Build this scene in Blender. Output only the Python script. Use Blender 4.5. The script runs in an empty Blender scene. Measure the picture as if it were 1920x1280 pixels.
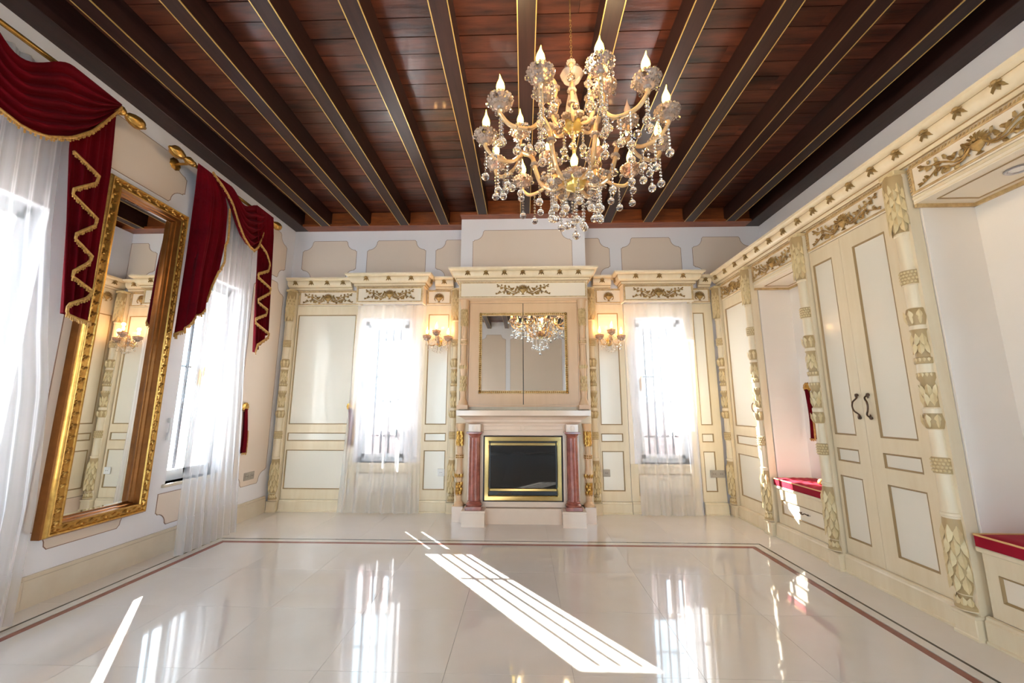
import bpy, math, random
from math import sin, cos, pi, radians as R
from mathutils import Vector, Matrix
random.seed(7)
S = bpy.context.scene
COL = S.collection

# ------------------------------------------------------------------ camera, world, sun, exposure
PITCH, YAW, ROLL = R(9.615), R(-1.694), R(0.055)
fw = Vector((sin(YAW)*cos(PITCH), cos(YAW)*cos(PITCH), sin(PITCH)))
rt = Vector((cos(YAW), -sin(YAW), 0)); up = rt.cross(fw)
rt, up = rt*cos(ROLL)+up*sin(ROLL), up*cos(ROLL)-rt*sin(ROLL)
cam = bpy.data.cameras.new('camera'); cam.sensor_width = 36; cam.lens = 739.16/1920*36
cam.clip_start = 0.05; cam.clip_end = 200
co = bpy.data.objects.new('camera', cam); COL.objects.link(co)
M = Matrix((rt, up, -fw)).transposed().to_4x4(); M.translation = Vector((0, 0, 1.15))
co.matrix_world = M; S.camera = co

W = bpy.data.worlds.new('sky'); S.world = W; W.use_nodes = True
nt = W.node_tree; bg = nt.nodes['Background']
bg.inputs['Color'].default_value = (0.64, 0.83, 1.0, 1); bg.inputs['Strength'].default_value = 5.2

SUN_DIR = Vector((0.598, -0.801, -0.60)).normalized()
sl = bpy.data.lights.new('sun', 'SUN'); sl.energy = 48; sl.angle = R(0.3); sl.color = (1, .96, .9)
so = bpy.data.objects.new('sun', sl); COL.objects.link(so); so.location = (-8, 12, 9)
so.rotation_euler = SUN_DIR.to_track_quat('-Z', 'Y').to_euler()

S.view_settings.view_transform = 'Standard'; S.view_settings.look = 'None'
S.view_settings.exposure = 1.1; S.view_settings.gamma = 1; S.view_settings.use_curve_mapping = False
S.cycles.use_denoising = True
S.cycles.max_bounces = 10; S.cycles.diffuse_bounces = 6; S.cycles.glossy_bounces = 5
S.cycles.transmission_bounces = 8; S.cycles.transparent_max_bounces = 24
S.cycles.caustics_reflective = False; S.cycles.caustics_refractive = False
S.cycles.sample_clamp_indirect = 8

# windows: (wall, centre, half width, sill, head)
LWIN = [(3.57, .30), (1.80, .38), (0.13, .38), (-1.50, .38)]     # along the left wall (centre y, half width); last two unseen, added for daylight
LSILL, LHEAD = .54, 2.36
BWIN = [(-1.68, .29), (1.62, .29)]                              # along the back wall (centre x, half width)
BSILL, BHEAD = .53, 2.22
def portal(loc, rot, sx, sy):
    l = bpy.data.lights.new('window_light', 'AREA'); l.shape = 'RECTANGLE'; l.size = sx; l.size_y = sy
    l.cycles.is_portal = True
    o = bpy.data.objects.new('window_light', l); COL.objects.link(o); o.location = loc; o.rotation_euler = rot
for yc, hw in LWIN: portal((-3.24, yc, (LSILL+LHEAD)/2), (0, R(-90), 0), LHEAD-LSILL, hw*2)
FILL_DOORS = [(-1.95, .72), (1.85, .72)]                              # unseen glazed doors behind the camera, added to let fill daylight in
for xc, hw in FILL_DOORS: portal((xc, -2.52, 1.3), (R(90), 0, 0), hw*2, 2.6)
for xc, hw in BWIN: portal((xc, 5.02, (BSILL+BHEAD)/2), (R(-90), 0, 0), hw*2, BHEAD-BSILL)

# ------------------------------------------------------------------ materials
MT = {}
def lin(c):
    return tuple(((v/255)/12.92 if v/255 <= .04045 else ((v/255+.055)/1.055)**2.4) for v in c) + (1,)
def mat(name, rgb, rough=.5, metal=0, spec=.5, trans=0, coat=0, emit=None, estr=0, var=0, noise=0, nscale=8, bump=0, bscale=40, rgb2=None, ior=1.5, stretch=(1, 1, 1), sheen=0):
    m = bpy.data.materials.new(name); m.use_nodes = True; n = m.node_tree.nodes; l = m.node_tree.links
    p = n['Principled BSDF']; c = lin(rgb)
    p.inputs['Base Color'].default_value = c; p.inputs['Roughness'].default_value = rough
    p.inputs['Metallic'].default_value = metal; p.inputs['Specular IOR Level'].default_value = spec
    p.inputs['Transmission Weight'].default_value = trans; p.inputs['Coat Weight'].default_value = coat
    p.inputs['Coat Roughness'].default_value = .06; p.inputs['IOR'].default_value = ior
    if sheen: p.inputs['Sheen Weight'].default_value = sheen; p.inputs['Sheen Tint'].default_value = lin((255, 120, 130))
    if emit:
        p.inputs['Emission Color'].default_value = lin(emit); p.inputs['Emission Strength'].default_value = estr
    if noise or bump or var:
        tc = n.new('ShaderNodeTexCoord'); mp = n.new('ShaderNodeMapping'); mp.inputs['Scale'].default_value = stretch
        l.new(tc.outputs['Object'], mp.inputs['Vector'])
        src = mp.outputs['Vector']
        if var:
            oi = n.new('ShaderNodeObjectInfo'); va = n.new('ShaderNodeVectorMath'); va.operation = 'MULTIPLY_ADD'
            cx = n.new('ShaderNodeCombineXYZ')
            for i in range(3): l.new(oi.outputs['Random'], cx.inputs[i])
            va.inputs[1].default_value = (37, 53, 71); l.new(cx.outputs[0], va.inputs[0]); l.new(src, va.inputs[2]); src = va.outputs[0]
        col = None
        if noise:
            t = n.new('ShaderNodeTexNoise'); t.inputs['Scale'].default_value = nscale; t.inputs['Detail'].default_value = 6
            t.inputs['Roughness'].default_value = .6; l.new(src, t.inputs['Vector'])
            r = n.new('ShaderNodeMapRange'); r.inputs['From Min'].default_value = .35; r.inputs['From Max'].default_value = .68
            r.inputs['To Max'].default_value = noise; l.new(t.outputs['Fac'], r.inputs['Value'])
            mx = n.new('ShaderNodeMix'); mx.data_type = 'RGBA'; mx.inputs['A'].default_value = c
            mx.inputs['B'].default_value = lin(rgb2 or tuple(v*.7 for v in rgb)); l.new(r.outputs[0], mx.inputs['Factor']); col = mx.outputs['Result']
        if var:
            hs = n.new('ShaderNodeHueSaturation'); r2 = n.new('ShaderNodeMapRange')
            r2.inputs['To Min'].default_value = 1-var; r2.inputs['To Max'].default_value = 1+var
            l.new(oi.outputs['Random'], r2.inputs['Value']); l.new(r2.outputs[0], hs.inputs['Value'])
            if col: l.new(col, hs.inputs['Color'])
            else: hs.inputs['Color'].default_value = c
            col = hs.outputs['Color']
        if col: l.new(col, p.inputs['Base Color'])
        if bump:
            t = n.new('ShaderNodeTexNoise'); t.inputs['Scale'].default_value = bscale; t.inputs['Detail'].default_value = 4; l.new(src, t.inputs['Vector'])
            b = n.new('ShaderNodeBump'); b.inputs['Strength'].default_value = bump; b.inputs['Distance'].default_value = .01
            l.new(t.outputs['Fac'], b.inputs['Height']); l.new(b.outputs[0], p.inputs['Normal'])
    MT[name] = m; return m
mat('white_plaster', (236, 233, 236), .55)
mat('beige_paint', (230, 212, 195), .6)
mat('brown_line', (152, 118, 98), .6)
mat('cream', (235, 218, 187), .34, noise=.4, nscale=5, rgb2=(218, 194, 152), stretch=(3, 3, .5))
mat('cream_panel', (238, 230, 213), .22, coat=.3)
mat('niche_gloss', (244, 236, 226), .10, coat=.5)
mat('ivory', (242, 228, 206), .3)
mat('glaze', (166, 136, 92), .5)
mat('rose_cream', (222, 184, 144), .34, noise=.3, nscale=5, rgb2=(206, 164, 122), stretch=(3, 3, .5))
mat('old_gold', (188, 152, 90), .4, metal=.3, noise=.8, nscale=30, rgb2=(122, 88, 44))
mat('pale_gold', (220, 190, 138), .42, metal=.15, noise=.7, nscale=24, rgb2=(160, 122, 72))
mat('antique_carving', (226, 204, 156), .4, metal=.05, noise=.5, nscale=18, rgb2=(198, 168, 116))
mat('carving_ground', (184, 156, 110), .5)
mat('acanthus_gold', (176, 142, 86), .45, metal=.15, noise=.7, nscale=40, rgb2=(106, 78, 40))
mat('bright_gold', (212, 164, 84), .27, metal=.8, noise=.55, nscale=30, rgb2=(138, 92, 36))
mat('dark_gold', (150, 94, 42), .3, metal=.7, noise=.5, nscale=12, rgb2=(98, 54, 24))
mat('brass', (214, 192, 132), .12, metal=1)
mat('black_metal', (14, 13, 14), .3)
mat('firebox_glass', (6, 8, 10), .03, spec=.7)
mat('rose_marble', (232, 209, 187), .16, noise=.4, nscale=3, rgb2=(216, 187, 162), coat=.3)
mat('red_marble', (168, 96, 80), .14, noise=.85, nscale=12, rgb2=(112, 54, 46), coat=.4)
mat('beige_marble', (224, 211, 190), .2, noise=.5, nscale=4, rgb2=(206, 188, 162))
mat('floor_marble', (228, 219, 211), .045, spec=.55, noise=.4, nscale=2.2, rgb2=(214, 202, 190), var=.025, coat=.5)
mat('black_inlay', (38, 32, 34), .08)
mat('red_inlay', (150, 92, 80), .08, noise=.4, nscale=20, rgb2=(120, 66, 56))
mat('grout', (150, 140, 128), .5)
mat('beam_wood', (56, 34, 30), .36, spec=.35, noise=.6, nscale=5, rgb2=(30, 16, 14), stretch=(8, .6, 8))
mat('plank_wood', (104, 54, 36), .3, noise=.95, nscale=3, rgb2=(40, 18, 14), stretch=(.8, 5, 5), var=.35, bump=.2, bscale=8, coat=.25)
mat('infill_wood', (150, 78, 36), .35, noise=.7, nscale=5, rgb2=(92, 40, 18), stretch=(1, 6, 6), var=.2)
mat('gilt_line', (214, 180, 110), .3, metal=.5)
mat('mirror_glass', (240, 240, 236), .0, metal=1)
mat('velvet', (104, 0, 14), .8, spec=.1, sheen=.08, noise=.6, nscale=7, rgb2=(66, 0, 10))
mat('fringe', (206, 158, 84), .6, noise=.8, nscale=60, rgb2=(140, 92, 36))
mat('cushion_velvet', (160, 8, 38), .7, spec=.2, sheen=.2, noise=.5, nscale=9, rgb2=(130, 4, 32))
mat('cord_gold', (226, 178, 120), .6)
mat('socket_grey', (176, 164, 148), .35)
mat('socket_white', (238, 236, 232), .3)
mat('dark_hole', (40, 36, 34), .5)
mat('bronze', (96, 74, 58), .3, metal=.8)
mat('amber_glass', (240, 200, 146), .1, metal=.25, spec=.8, noise=.6, nscale=14, rgb2=(206, 140, 76))
mat('crystal', (255, 250, 244), .02, trans=1, ior=1.5)
mat('peach_crystal', (255, 226, 204), .06, trans=.68, ior=1.4)
mat('opal_glass', (226, 200, 180), .15, trans=.45)
mat('gold_dish', (232, 196, 110), .2, metal=.6)
mat('candle_brown', (120, 62, 36), .4)
mat('bulb_glow', (255, 220, 150), .3, emit=(255, 226, 96), estr=3.4)
mat('bulb_bright', (255, 220, 150), .3, emit=(255, 212, 130), estr=6)
mat('bulb_off', (236, 200, 180), .15, trans=.4)
mat('white_frame', (240, 242, 244), .3)
mat('brick_pink', (226, 170, 162), .8, noise=.5, nscale=9, rgb2=(190, 110, 100), var=.1)
mat('pale_render', (246, 228, 224), .8)
mat('mortar', (235, 225, 215), .8)
mat('terrace_stone', (225, 215, 205), .8, noise=.4, nscale=2)
mat('iron', (60, 58, 60), .4, metal=.6)
mat('steel_ring', (190, 190, 196), .2, metal=.9)
def special():
    m = bpy.data.materials.new('sheer'); m.use_nodes = True; n = m.node_tree.nodes; l = m.node_tree.links; n.clear()
    o = n.new('ShaderNodeOutputMaterial'); t = n.new('ShaderNodeBsdfTransparent'); d = n.new('ShaderNodeBsdfDiffuse'); tl = n.new('ShaderNodeBsdfTranslucent')
    d.inputs['Color'].default_value = lin((240, 236, 234)); tl.inputs['Color'].default_value = lin((226, 224, 228)); t.inputs['Color'].default_value = (1, 1, 1, 1)
    a = n.new('ShaderNodeMixShader'); a.inputs[0].default_value = .55; l.new(d.outputs[0], a.inputs[1]); l.new(tl.outputs[0], a.inputs[2])
    # weave gets denser when seen edge-on, as real voile does
    lw = n.new('ShaderNodeLayerWeight'); lw.inputs['Blend'].default_value = .35
    mr = n.new('ShaderNodeMapRange'); mr.inputs['To Min'].default_value = .30; mr.inputs['To Max'].default_value = .92
    l.new(lw.outputs['Facing'], mr.inputs['Value'])
    b = n.new('ShaderNodeMixShader'); l.new(mr.outputs[0], b.inputs[0]); l.new(t.outputs[0], b.inputs[1]); l.new(a.outputs[0], b.inputs[2]); l.new(b.outputs[0], o.inputs[0])
    MT['sheer'] = m
    m2 = m.copy(); m2.name = 'sheer_hem'; MT['sheer_hem'] = m2
    m = bpy.data.materials.new('pane_glass'); m.use_nodes = True; n = m.node_tree.nodes; l = m.node_tree.links; n.clear()
    o = n.new('ShaderNodeOutputMaterial'); t = n.new('ShaderNodeBsdfTransparent'); t.inputs['Color'].default_value = (.93, .96, .97, 1)
    g = n.new('ShaderNodeBsdfGlossy'); g.inputs['Roughness'].default_value = 0.0
    b = n.new('ShaderNodeMixShader'); b.inputs[0].default_value = .07; l.new(t.outputs[0], b.inputs[1]); l.new(g.outputs[0], b.inputs[2]); l.new(b.outputs[0], o.inputs[0])
    MT['pane_glass'] = m
special()

# ------------------------------------------------------------------ mesh helpers
class MB:
    def __init__(s): s.v = []; s.f = []
    def add(s, vs, fs):
        b = len(s.v); s.v.extend(tuple(v) for v in vs); s.f.extend(tuple(i+b for i in f) for f in fs); return s
    def box(s, x0, y0, z0, x1, y1, z1):
        if x0 > x1: x0, x1 = x1, x0
        if y0 > y1: y0, y1 = y1, y0
        if z0 > z1: z0, z1 = z1, z0
        return s.add([(x0,y0,z0),(x1,y0,z0),(x1,y1,z0),(x0,y1,z0),(x0,y0,z1),(x1,y0,z1),(x1,y1,z1),(x0,y1,z1)],
                     [(3,2,1,0),(4,5,6,7),(0,1,5,4),(1,2,6,5),(2,3,7,6),(3,0,4,7)])
    def bbox(s, x0, y0, z0, x1, y1, z1, b=.004):
        # box with chamfered edges
        vs = []; 
        for (x, sx) in ((x0, 1), (x1, -1)):
            for (y, sy) in ((y0, 1), (y1, -1)):
                for (z, sz) in ((z0, 1), (z1, -1)):
                    vs += [(x, y+sy*b, z+sz*b), (x+sx*b, y, z+sz*b), (x+sx*b, y+sy*b, z)]
        def i(a, c, d, k): return ((a*2+c)*2+d)*3+k
        F = []
        F += [(i(0,0,0,0), i(0,0,1,0), i(0,1,1,0), i(0,1,0,0)), (i(1,0,0,0), i(1,1,0,0), i(1,1,1,0), i(1,0,1,0))]
        F += [(i(0,0,0,1), i(1,0,0,1), i(1,0,1,1), i(0,0,1,1)), (i(0,1,0,1), i(0,1,1,1), i(1,1,1,1), i(1,1,0,1))]
        F += [(i(0,0,0,2), i(0,1,0,2), i(1,1,0,2), i(1,0,0,2)), (i(0,0,1,2), i(1,0,1,2), i(1,1,1,2), i(0,1,1,2))]
        for a in (0, 1):
            for c in (0, 1):
                for d in (0, 1): F.append((i(a,c,d,0), i(a,c,d,1), i(a,c,d,2)))
        for a in (0, 1):
            for c in (0, 1):
                F.append((i(a,c,0,0), i(a,c,1,0), i(a,c,1,1), i(a,c,0,1)))      # z edges
                F.append((i(a,0,c,0), i(a,1,c,0), i(a,1,c,2), i(a,0,c,2)))      # y edges
                F.append((i(0,a,c,1), i(1,a,c,1), i(1,a,c,2), i(0,a,c,2)))      # x edges
        return s.add(vs, F)
    def tube(s, pts, r, n=8, cap=True, flat=1):
        pts = [Vector(p) for p in pts]; m = len(pts); b = len(s.v); prev = None
        for i, p in enumerate(pts):
            t = (pts[min(i+1, m-1)]-pts[max(i-1, 0)]); t = t.normalized() if t.length > 1e-9 else Vector((0, 0, 1))
            if prev is None: a = t.orthogonal().normalized()
            else:
                a = prev-t*prev.dot(t); a = a.normalized() if a.length > 1e-6 else t.orthogonal().normalized()
            prev = a; c = t.cross(a); rr = r[i] if isinstance(r, (list, tuple)) else r
            for k in range(n):
                w = 2*pi*k/n; s.v.append(tuple(p+(a*cos(w)+c*sin(w)*flat)*rr))
        for i in range(m-1):
            for k in range(n):
                k2 = (k+1) % n; s.f.append((b+i*n+k, b+i*n+k2, b+(i+1)*n+k2, b+(i+1)*n+k))
        if cap: s.f.append(tuple(b+k for k in range(n))[::-1]); s.f.append(tuple(b+(m-1)*n+k for k in range(n)))
        return s
    def lathe(s, prof, c=(0, 0, 0), n=16, sx=1, sy=1, wob=0, wn=8, cap=True):
        b = len(s.v); m = len(prof)
        for (r, z) in prof:
            for k in range(n):
                w = 2*pi*k/n; q = r*(1+wob*cos(wn*w)); s.v.append((c[0]+q*cos(w)*sx, c[1]+q*sin(w)*sy, c[2]+z))
        for i in range(m-1):
            for k in range(n):
                k2 = (k+1) % n; s.f.append((b+i*n+k, b+i*n+k2, b+(i+1)*n+k2, b+(i+1)*n+k))
        if cap: s.f.append(tuple(b+k for k in range(n))[::-1]); s.f.append(tuple(b+(m-1)*n+k for k in range(n)))
        return s
    def ball(s, c, r, n=10, m=7, sx=1, sy=1, sz=1):
        return s.lathe([(max(r*sin(pi*j/m), r*.02), -r*sz*cos(pi*j/m)) for j in range(m+1)], c, n, sx, sy)
    def grid(s, fn, nu, nv):
        b = len(s.v)
        for j in range(nv+1):
            for i in range(nu+1): s.v.append(tuple(fn(i/nu, j/nv)))
        for j in range(nv):
            for i in range(nu):
                a = b+j*(nu+1)+i; s.f.append((a, a+1, a+nu+2, a+nu+1))
        return s
    def prism(s, poly, y0, y1):
        n = len(poly); b = len(s.v)
        s.v += [(x, y0, z) for x, z in poly]+[(x, y1, z) for x, z in poly]
        s.f.append(tuple(b+i for i in range(n))); s.f.append(tuple(b+n+i for i in range(n))[::-1])
        for i in range(n):
            j = (i+1) % n; s.f.append((b+i, b+n+i, b+n+j, b+j))
        return s
    def ring(s, x0, z0, x1, z1, prof):
        # mitred rectangular moulding facing -y ; prof = (inset, protrusion toward -y)
        b = len(s.v); m = len(prof)
        for d, p in prof: s.v += [(x0+d, -p, z0+d), (x1-d, -p, z0+d), (x1-d, -p, z1-d), (x0+d, -p, z1-d)]
        for i in range(m-1):
            for k in range(4):
                k2 = (k+1) % 4; s.f.append((b+i*4+k, b+i*4+k2, b+(i+1)*4+k2, b+(i+1)*4+k))
        return s
    def sweep(s, path, prof, closed=False):
        # path in xy, outward = right of travel; prof = (out, z)
        P = [Vector(p) for p in path]; n = len(P); b = len(s.v); m = len(prof)
        for i, p in enumerate(P):
            ds = []
            if i > 0 or closed: ds.append((P[i]-P[i-1]).normalized())
            if i < n-1 or closed: ds.append((P[(i+1) % n]-P[i]).normalized())
            ns = [Vector((d.y, -d.x)) for d in ds]
            nn = ns[0] if len(ns) == 1 else (ns[0]+ns[1])/(1+ns[0].dot(ns[1]))
            for o, z in prof: s.v.append((p.x+nn.x*o, p.y+nn.y*o, z))
        for i in range(n if closed else n-1):
            i2 = (i+1) % n
            for k in range(m-1): s.f.append((b+i*m+k, b+i2*m+k, b+i2*m+k+1, b+i*m+k+1))
        if not closed:
            s.f.append(tuple(b+k for k in range(m))); s.f.append(tuple(b+(n-1)*m+k for k in range(m))[::-1])
        return s
    def leaf(s, p, ang, l, w, t=.006, y=0):
        # raised leaf on a plane facing -y ; ang in the xz plane
        d = Vector((cos(ang), 0, sin(ang))); q = Vector((-sin(ang), 0, cos(ang))); p = Vector((p[0], y, p[1]))
        o = Vector((0, -1, 0))
        vs = [p, p+d*l*.35+q*w*.5, p+d*l*.75+q*w*.32+o*t*.4, p+d*l, p+d*l*.75-q*w*.32+o*t*.4, p+d*l*.35-q*w*.5, p+d*l*.4+o*t, p+d*l*.75+o*t*1.1]
        return s.add(vs, [(0,6,1),(1,6,7,2),(2,7,3),(3,7,4),(4,7,6,5),(5,6,0)])
    def mesh(s, name, m, smooth=35):
        me = bpy.data.meshes.new(name); me.from_pydata(s.v, [], s.f); me.materials.append(MT[m]); me.update()
        if smooth:
            me.shade_smooth()
            try: me.set_sharp_from_angle(angle=R(smooth))
            except Exception: pass
        return me
    def build(s, name, m, parent=None, loc=(0, 0, 0), rot=(0, 0, 0), smooth=35, **k):
        return place(name, s.mesh(name, m, smooth), parent, loc, rot, **k)
def place(name, me, parent=None, loc=(0, 0, 0), rot=(0, 0, 0), scale=None, label=None, cat=None, group=None, kind=None):
    o = bpy.data.objects.new(name, me); COL.objects.link(o); o.parent = parent; o.location = loc; o.rotation_euler = rot
    if scale: o.scale = scale
    if label: o['label'] = label
    if cat: o['category'] = cat
    if group: o['group'] = group
    if kind: o['kind'] = kind
    return o
def thing(name, label, cat, loc=(0, 0, 0), rotz=0, group=None):
    return place(name, None, None, loc, (0, 0, rotz), label=label, cat=cat, group=group)
def struct(name, loc=(0, 0, 0)): return place(name, None, None, loc, kind='structure')
def lerp(a, b, t): return a+(b-a)*t
def interp(tab, x):
    if x <= tab[0][0]: return tab[0][1]
    for (a, u), (b, v) in zip(tab, tab[1:]):
        if x <= b: return u+(v-u)*(x-a)/(b-a)
    return tab[-1][1]
def bez(P, n):
    # Catmull-Rom through points
    P = [Vector(p) for p in P]; out = []
    Q = [P[0]*2-P[1]]+P+[P[-1]*2-P[-2]]
    for i in range(1, len(Q)-2):
        for k in range(n):
            t = k/n; a, b, c, d = Q[i-1], Q[i], Q[i+1], Q[i+2]
            out.append(.5*((2*b)+(c-a)*t+(2*a-5*b+4*c-d)*t*t+(3*b-a-3*c+d)*t**3))
    out.append(P[-1]); return out

XL, XR, YB, YF, ZC, ZP = -2.92, 2.93, 4.68, -2.3, 3.383, 3.57
BX0, BX1, BY = -.735, .725, 4.40            # chimney breast above the cabinets

# ------------------------------------------------------------------ room shell
def wall_boxes(mb, horiz, a0, a1, z0, z1, t0, t1, holes):
    # wall along an axis with rectangular holes (lo, hi, sill, head); t0..t1 thickness on the other axis
    def bx(u0, u1, w0, w1):
        if u1-u0 < 1e-4 or w1-w0 < 1e-4: return
        if horiz: mb.box(u0, t0, w0, u1, t1, w1)
        else: mb.box(t0, u0, w0, t1, u1, w1)
    cur = a0
    for lo, hi, s, h in sorted(holes):
        bx(cur, lo, z0, z1); bx(lo, hi, z0, s); bx(lo, hi, h, z1); cur = hi
    bx(cur, a1, z0, z1)
def outline(x0, z0, x1, z1, r, corners='abcd'):
    # cartouche with concave notched corners ; a = top left, b = top right, c = bottom right, d = bottom left
    st = r*.16; P = []
    def notch(cx, cz, dx, dz, rev):
        pts = [(cx, cz+dz*(r+st))]
        pts += [(cx+dx*st*.9, cz+dz*(r+st*.6))]
        for k in range(7):
            a = pi/2*k/6; pts.append((cx+dx*(st+r*.86*sin(a)), cz+dz*(st+r*.86*cos(a))))
        pts += [(cx+dx*(r+st), cz)]
        return pts[::-1] if rev else pts
    for key, cx, cz, dx, dz, rev in (('a', x0, z1, 1, -1, 0), ('b', x1, z1, -1, -1, 1), ('c', x1, z0, -1, 1, 0), ('d', x0, z0, 1, 1, 1)):
        P += notch(cx, cz, dx, dz, rev) if key in corners else [(cx, cz)]
    return P
def painted(parent, x0, z0, x1, z1, r=.13, corners='abcd', rotz=0, loc=(0, 0, 0)):
    P = outline(x0, z0, x1, z1, r, corners)
    o = MB().prism(P[::-1], -.0015, .003).build('painted_panel', 'beige_paint', parent, loc, (0, 0, rotz), 0, label='beige painted cartouche panel with a thin brown outline')
    mb = MB(); n = len(P); w = .0045
    for i in range(n):
        a = Vector(P[i]); b = Vector(P[(i+1) % n]); d = b-a
        if d.length < 1e-5: continue
        q = Vector((-d.y, d.x)).normalized()*w/2; e = d.normalized()*w/2; a2 = a-e; b2 = b+e
        pts = [a2+q, b2+q, b2-q, a2-q]
        mb.prism([(p.x, p.y) for p in pts], -.0026, .0)
    mb.build('painted_outline', 'brown_line', o, smooth=0)
wb = struct('wall_back'); m = MB()
wall_boxes(m, True, XL-.3, XR+.3, 0, 3.8, YB, YB+.27, [(x-h, x+h, BSILL, BHEAD) for x, h in BWIN])
m.build('wall_face', 'white_plaster', wb, smooth=0)
MB().box(BX0, BY, 2.6, BX1, YB, ZC).build('chimney_breast', 'white_plaster', wb, smooth=0)
for x0, x1, c in ((-2.80, -2.109, 'abcd'), (-1.972, -1.227, 'ab'), (-1.098, -.74, 'ad'), (.74, 1.072, 'bc'), (1.218, 1.948, 'ab'), (2.091, 2.80, 'abcd')):
    painted(wb, x0, 2.74, x1, 3.248, .12, c, 0, (0, YB, 0))
painted(wb, -.594, 2.5, .573, 3.238, .12, 'ab', 0, (0, BY, 0))
wl = struct('wall_left'); m = MB()
wall_boxes(m, False, YF, YB+.27, 0, 3.8, XL-.3, XL, [(y-h, y+h, LSILL, LHEAD) for y, h in LWIN])
m.build('wall_face', 'white_plaster', wl, smooth=0)
# local x of a left-wall panel runs along +y
def pl(y0, z0, y1, z1, c='abcd', r=.12): painted(wl, y0, z0, y1, z1, r, c, R(90), (XL, 0, 0))
pl(2.31, 2.83, 3.06, 3.235); pl(2.36, .30, 3.06, 2.70); pl(3.22, .22, 3.93, .47, 'cd', .09)
pl(4.09, 2.68, 4.53, 3.235); pl(4.03, .345, 4.55, 2.62); pl(.62, .30, 1.30, 3.23); pl(-1.0, .30, -.36, 3.23)
wr = struct('wall_right'); MB().box(XR, YF, 0, XR+.2, YB+.27, 3.8).build('wall_face', 'white_plaster', wr, smooth=0)
painted(wr, -1.0, .3, 2.2, 3.23, .12, 'abcd', R(-90), (XR, 0, 0))
wf = struct('wall_front'); m = MB()
wall_boxes(m, True, XL-.3, XR+.2, 0, 3.8, YF-.2, YF, [(x-h, x+h, 0, 2.6) for x, h in FILL_DOORS]); m.build('wall_face', 'white_plaster', wf, smooth=0)
painted(wf, -1.07, .3, .37, 3.2, .12, 'abcd', R(180), (0, YF, 0)); painted(wf, .50, .3, 1.17, 3.2, .12, 'abcd', R(180), (0, YF, 0))
for i, (xc, hw) in enumerate(FILL_DOORS):  # unseen doors, added only as openings for fill daylight
    d = struct('door_%d' % (i+1), (xc, YF, 0)); f = MB()
    for a in (-hw, -.04, hw-.06): f.box(a, -.12, 0, a+.06, -.06, 2.6)
    for z in (0, 1.0, 2.54): f.box(-hw, -.12, z, hw, -.06, z+.06)
    f.build('door_frame', 'white_frame', d, smooth=0)
    for a, b in ((-hw+.06, -.04), (.02, hw-.06)): MB().box(a, -.092, .06, b, -.088, 2.54).build('pane', 'pane_glass', d, smooth=0)

# floor: slab, inlay border, marble tiles
fl = struct('floor'); MB().box(XL, YF, -.12, XR, YB, -.004).build('floor_base', 'grout', fl, smooth=0)
BLX, BRX, BBY = -2.735, 2.029, 3.708        # outer edge of the black line
RLX, RRX, RBY = -2.654, 1.948, 3.635        # outer edge of the red band
FY = -1.9
def tile(x0, y0, x1, y1):
    g = .0007; MB().box(x0+g, y0+g, -.02, x1-g, y1-g, 0).build('floor_tile', 'floor_marble', fl, smooth=0)
def frame_strip(xa, xb, yb, w, name, mt):
    for P in ([(xa, FY), (xa+w, FY), (xa+w, yb-w), (xa, yb)], [(xa, yb), (xa+w, yb-w), (xb-w, yb-w), (xb, yb)], [(xb-w, FY), (xb, FY), (xb, yb), (xb-w, yb-w)]):
        vs = [(x, y, 0.0004) for x, y in P]+[(x, y, -.01) for x, y in P]
        MB().add(vs, [(0,1,2,3),(7,6,5,4),(0,4,5,1),(1,5,6,2),(2,6,7,3),(3,7,4,0)]).build(name, mt, fl, smooth=0)
frame_strip(BLX, BRX, BBY, .017, 'black_marble_line', 'black_inlay')
frame_strip(BLX+.017, BRX-.017, BBY-.017, .056, 'pale_marble_band', 'floor_marble')
frame_strip(RLX, RRX, RBY, .042, 'red_marble_band', 'red_inlay')
ix0, ix1, iy1 = RLX+.042, RRX-.042, RBY-.042
nx = 8; ny = 10; dx = (ix1-ix0)/nx; dy = (iy1-FY)/ny
for i in range(nx):
    for j in range(ny): tile(ix0+i*dx, FY+j*dy, ix0+(i+1)*dx, FY+(j+1)*dy)
xs = [XL, BLX]+[ix0+i*dx for i in range(0, nx+1)][1:-1]+[BRX, XR]
for a, b in zip(xs, xs[1:]): tile(a, BBY, b, YB)
ys = [FY+j*dy for j in range(ny)]+[BBY]
for a, b in zip(ys, ys[1:]): tile(XL, a, BLX, b); tile(BRX, a, XR, b)
tile(XL, YF, XR, FY)
bl = struct('baseboard_left'); ly = [YF, -1.0, .2, 1.4, 2.4, 3.4, 4.575]
for a, b in zip(ly, ly[1:]):
    MB().box(XL, a+.0006, 0, XL+.022, b-.0006, .155).box(XL, a+.0006, .155, XL+.015, b-.0006, .178).build('baseboard_slab', 'beige_marble', bl, smooth=0)

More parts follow.
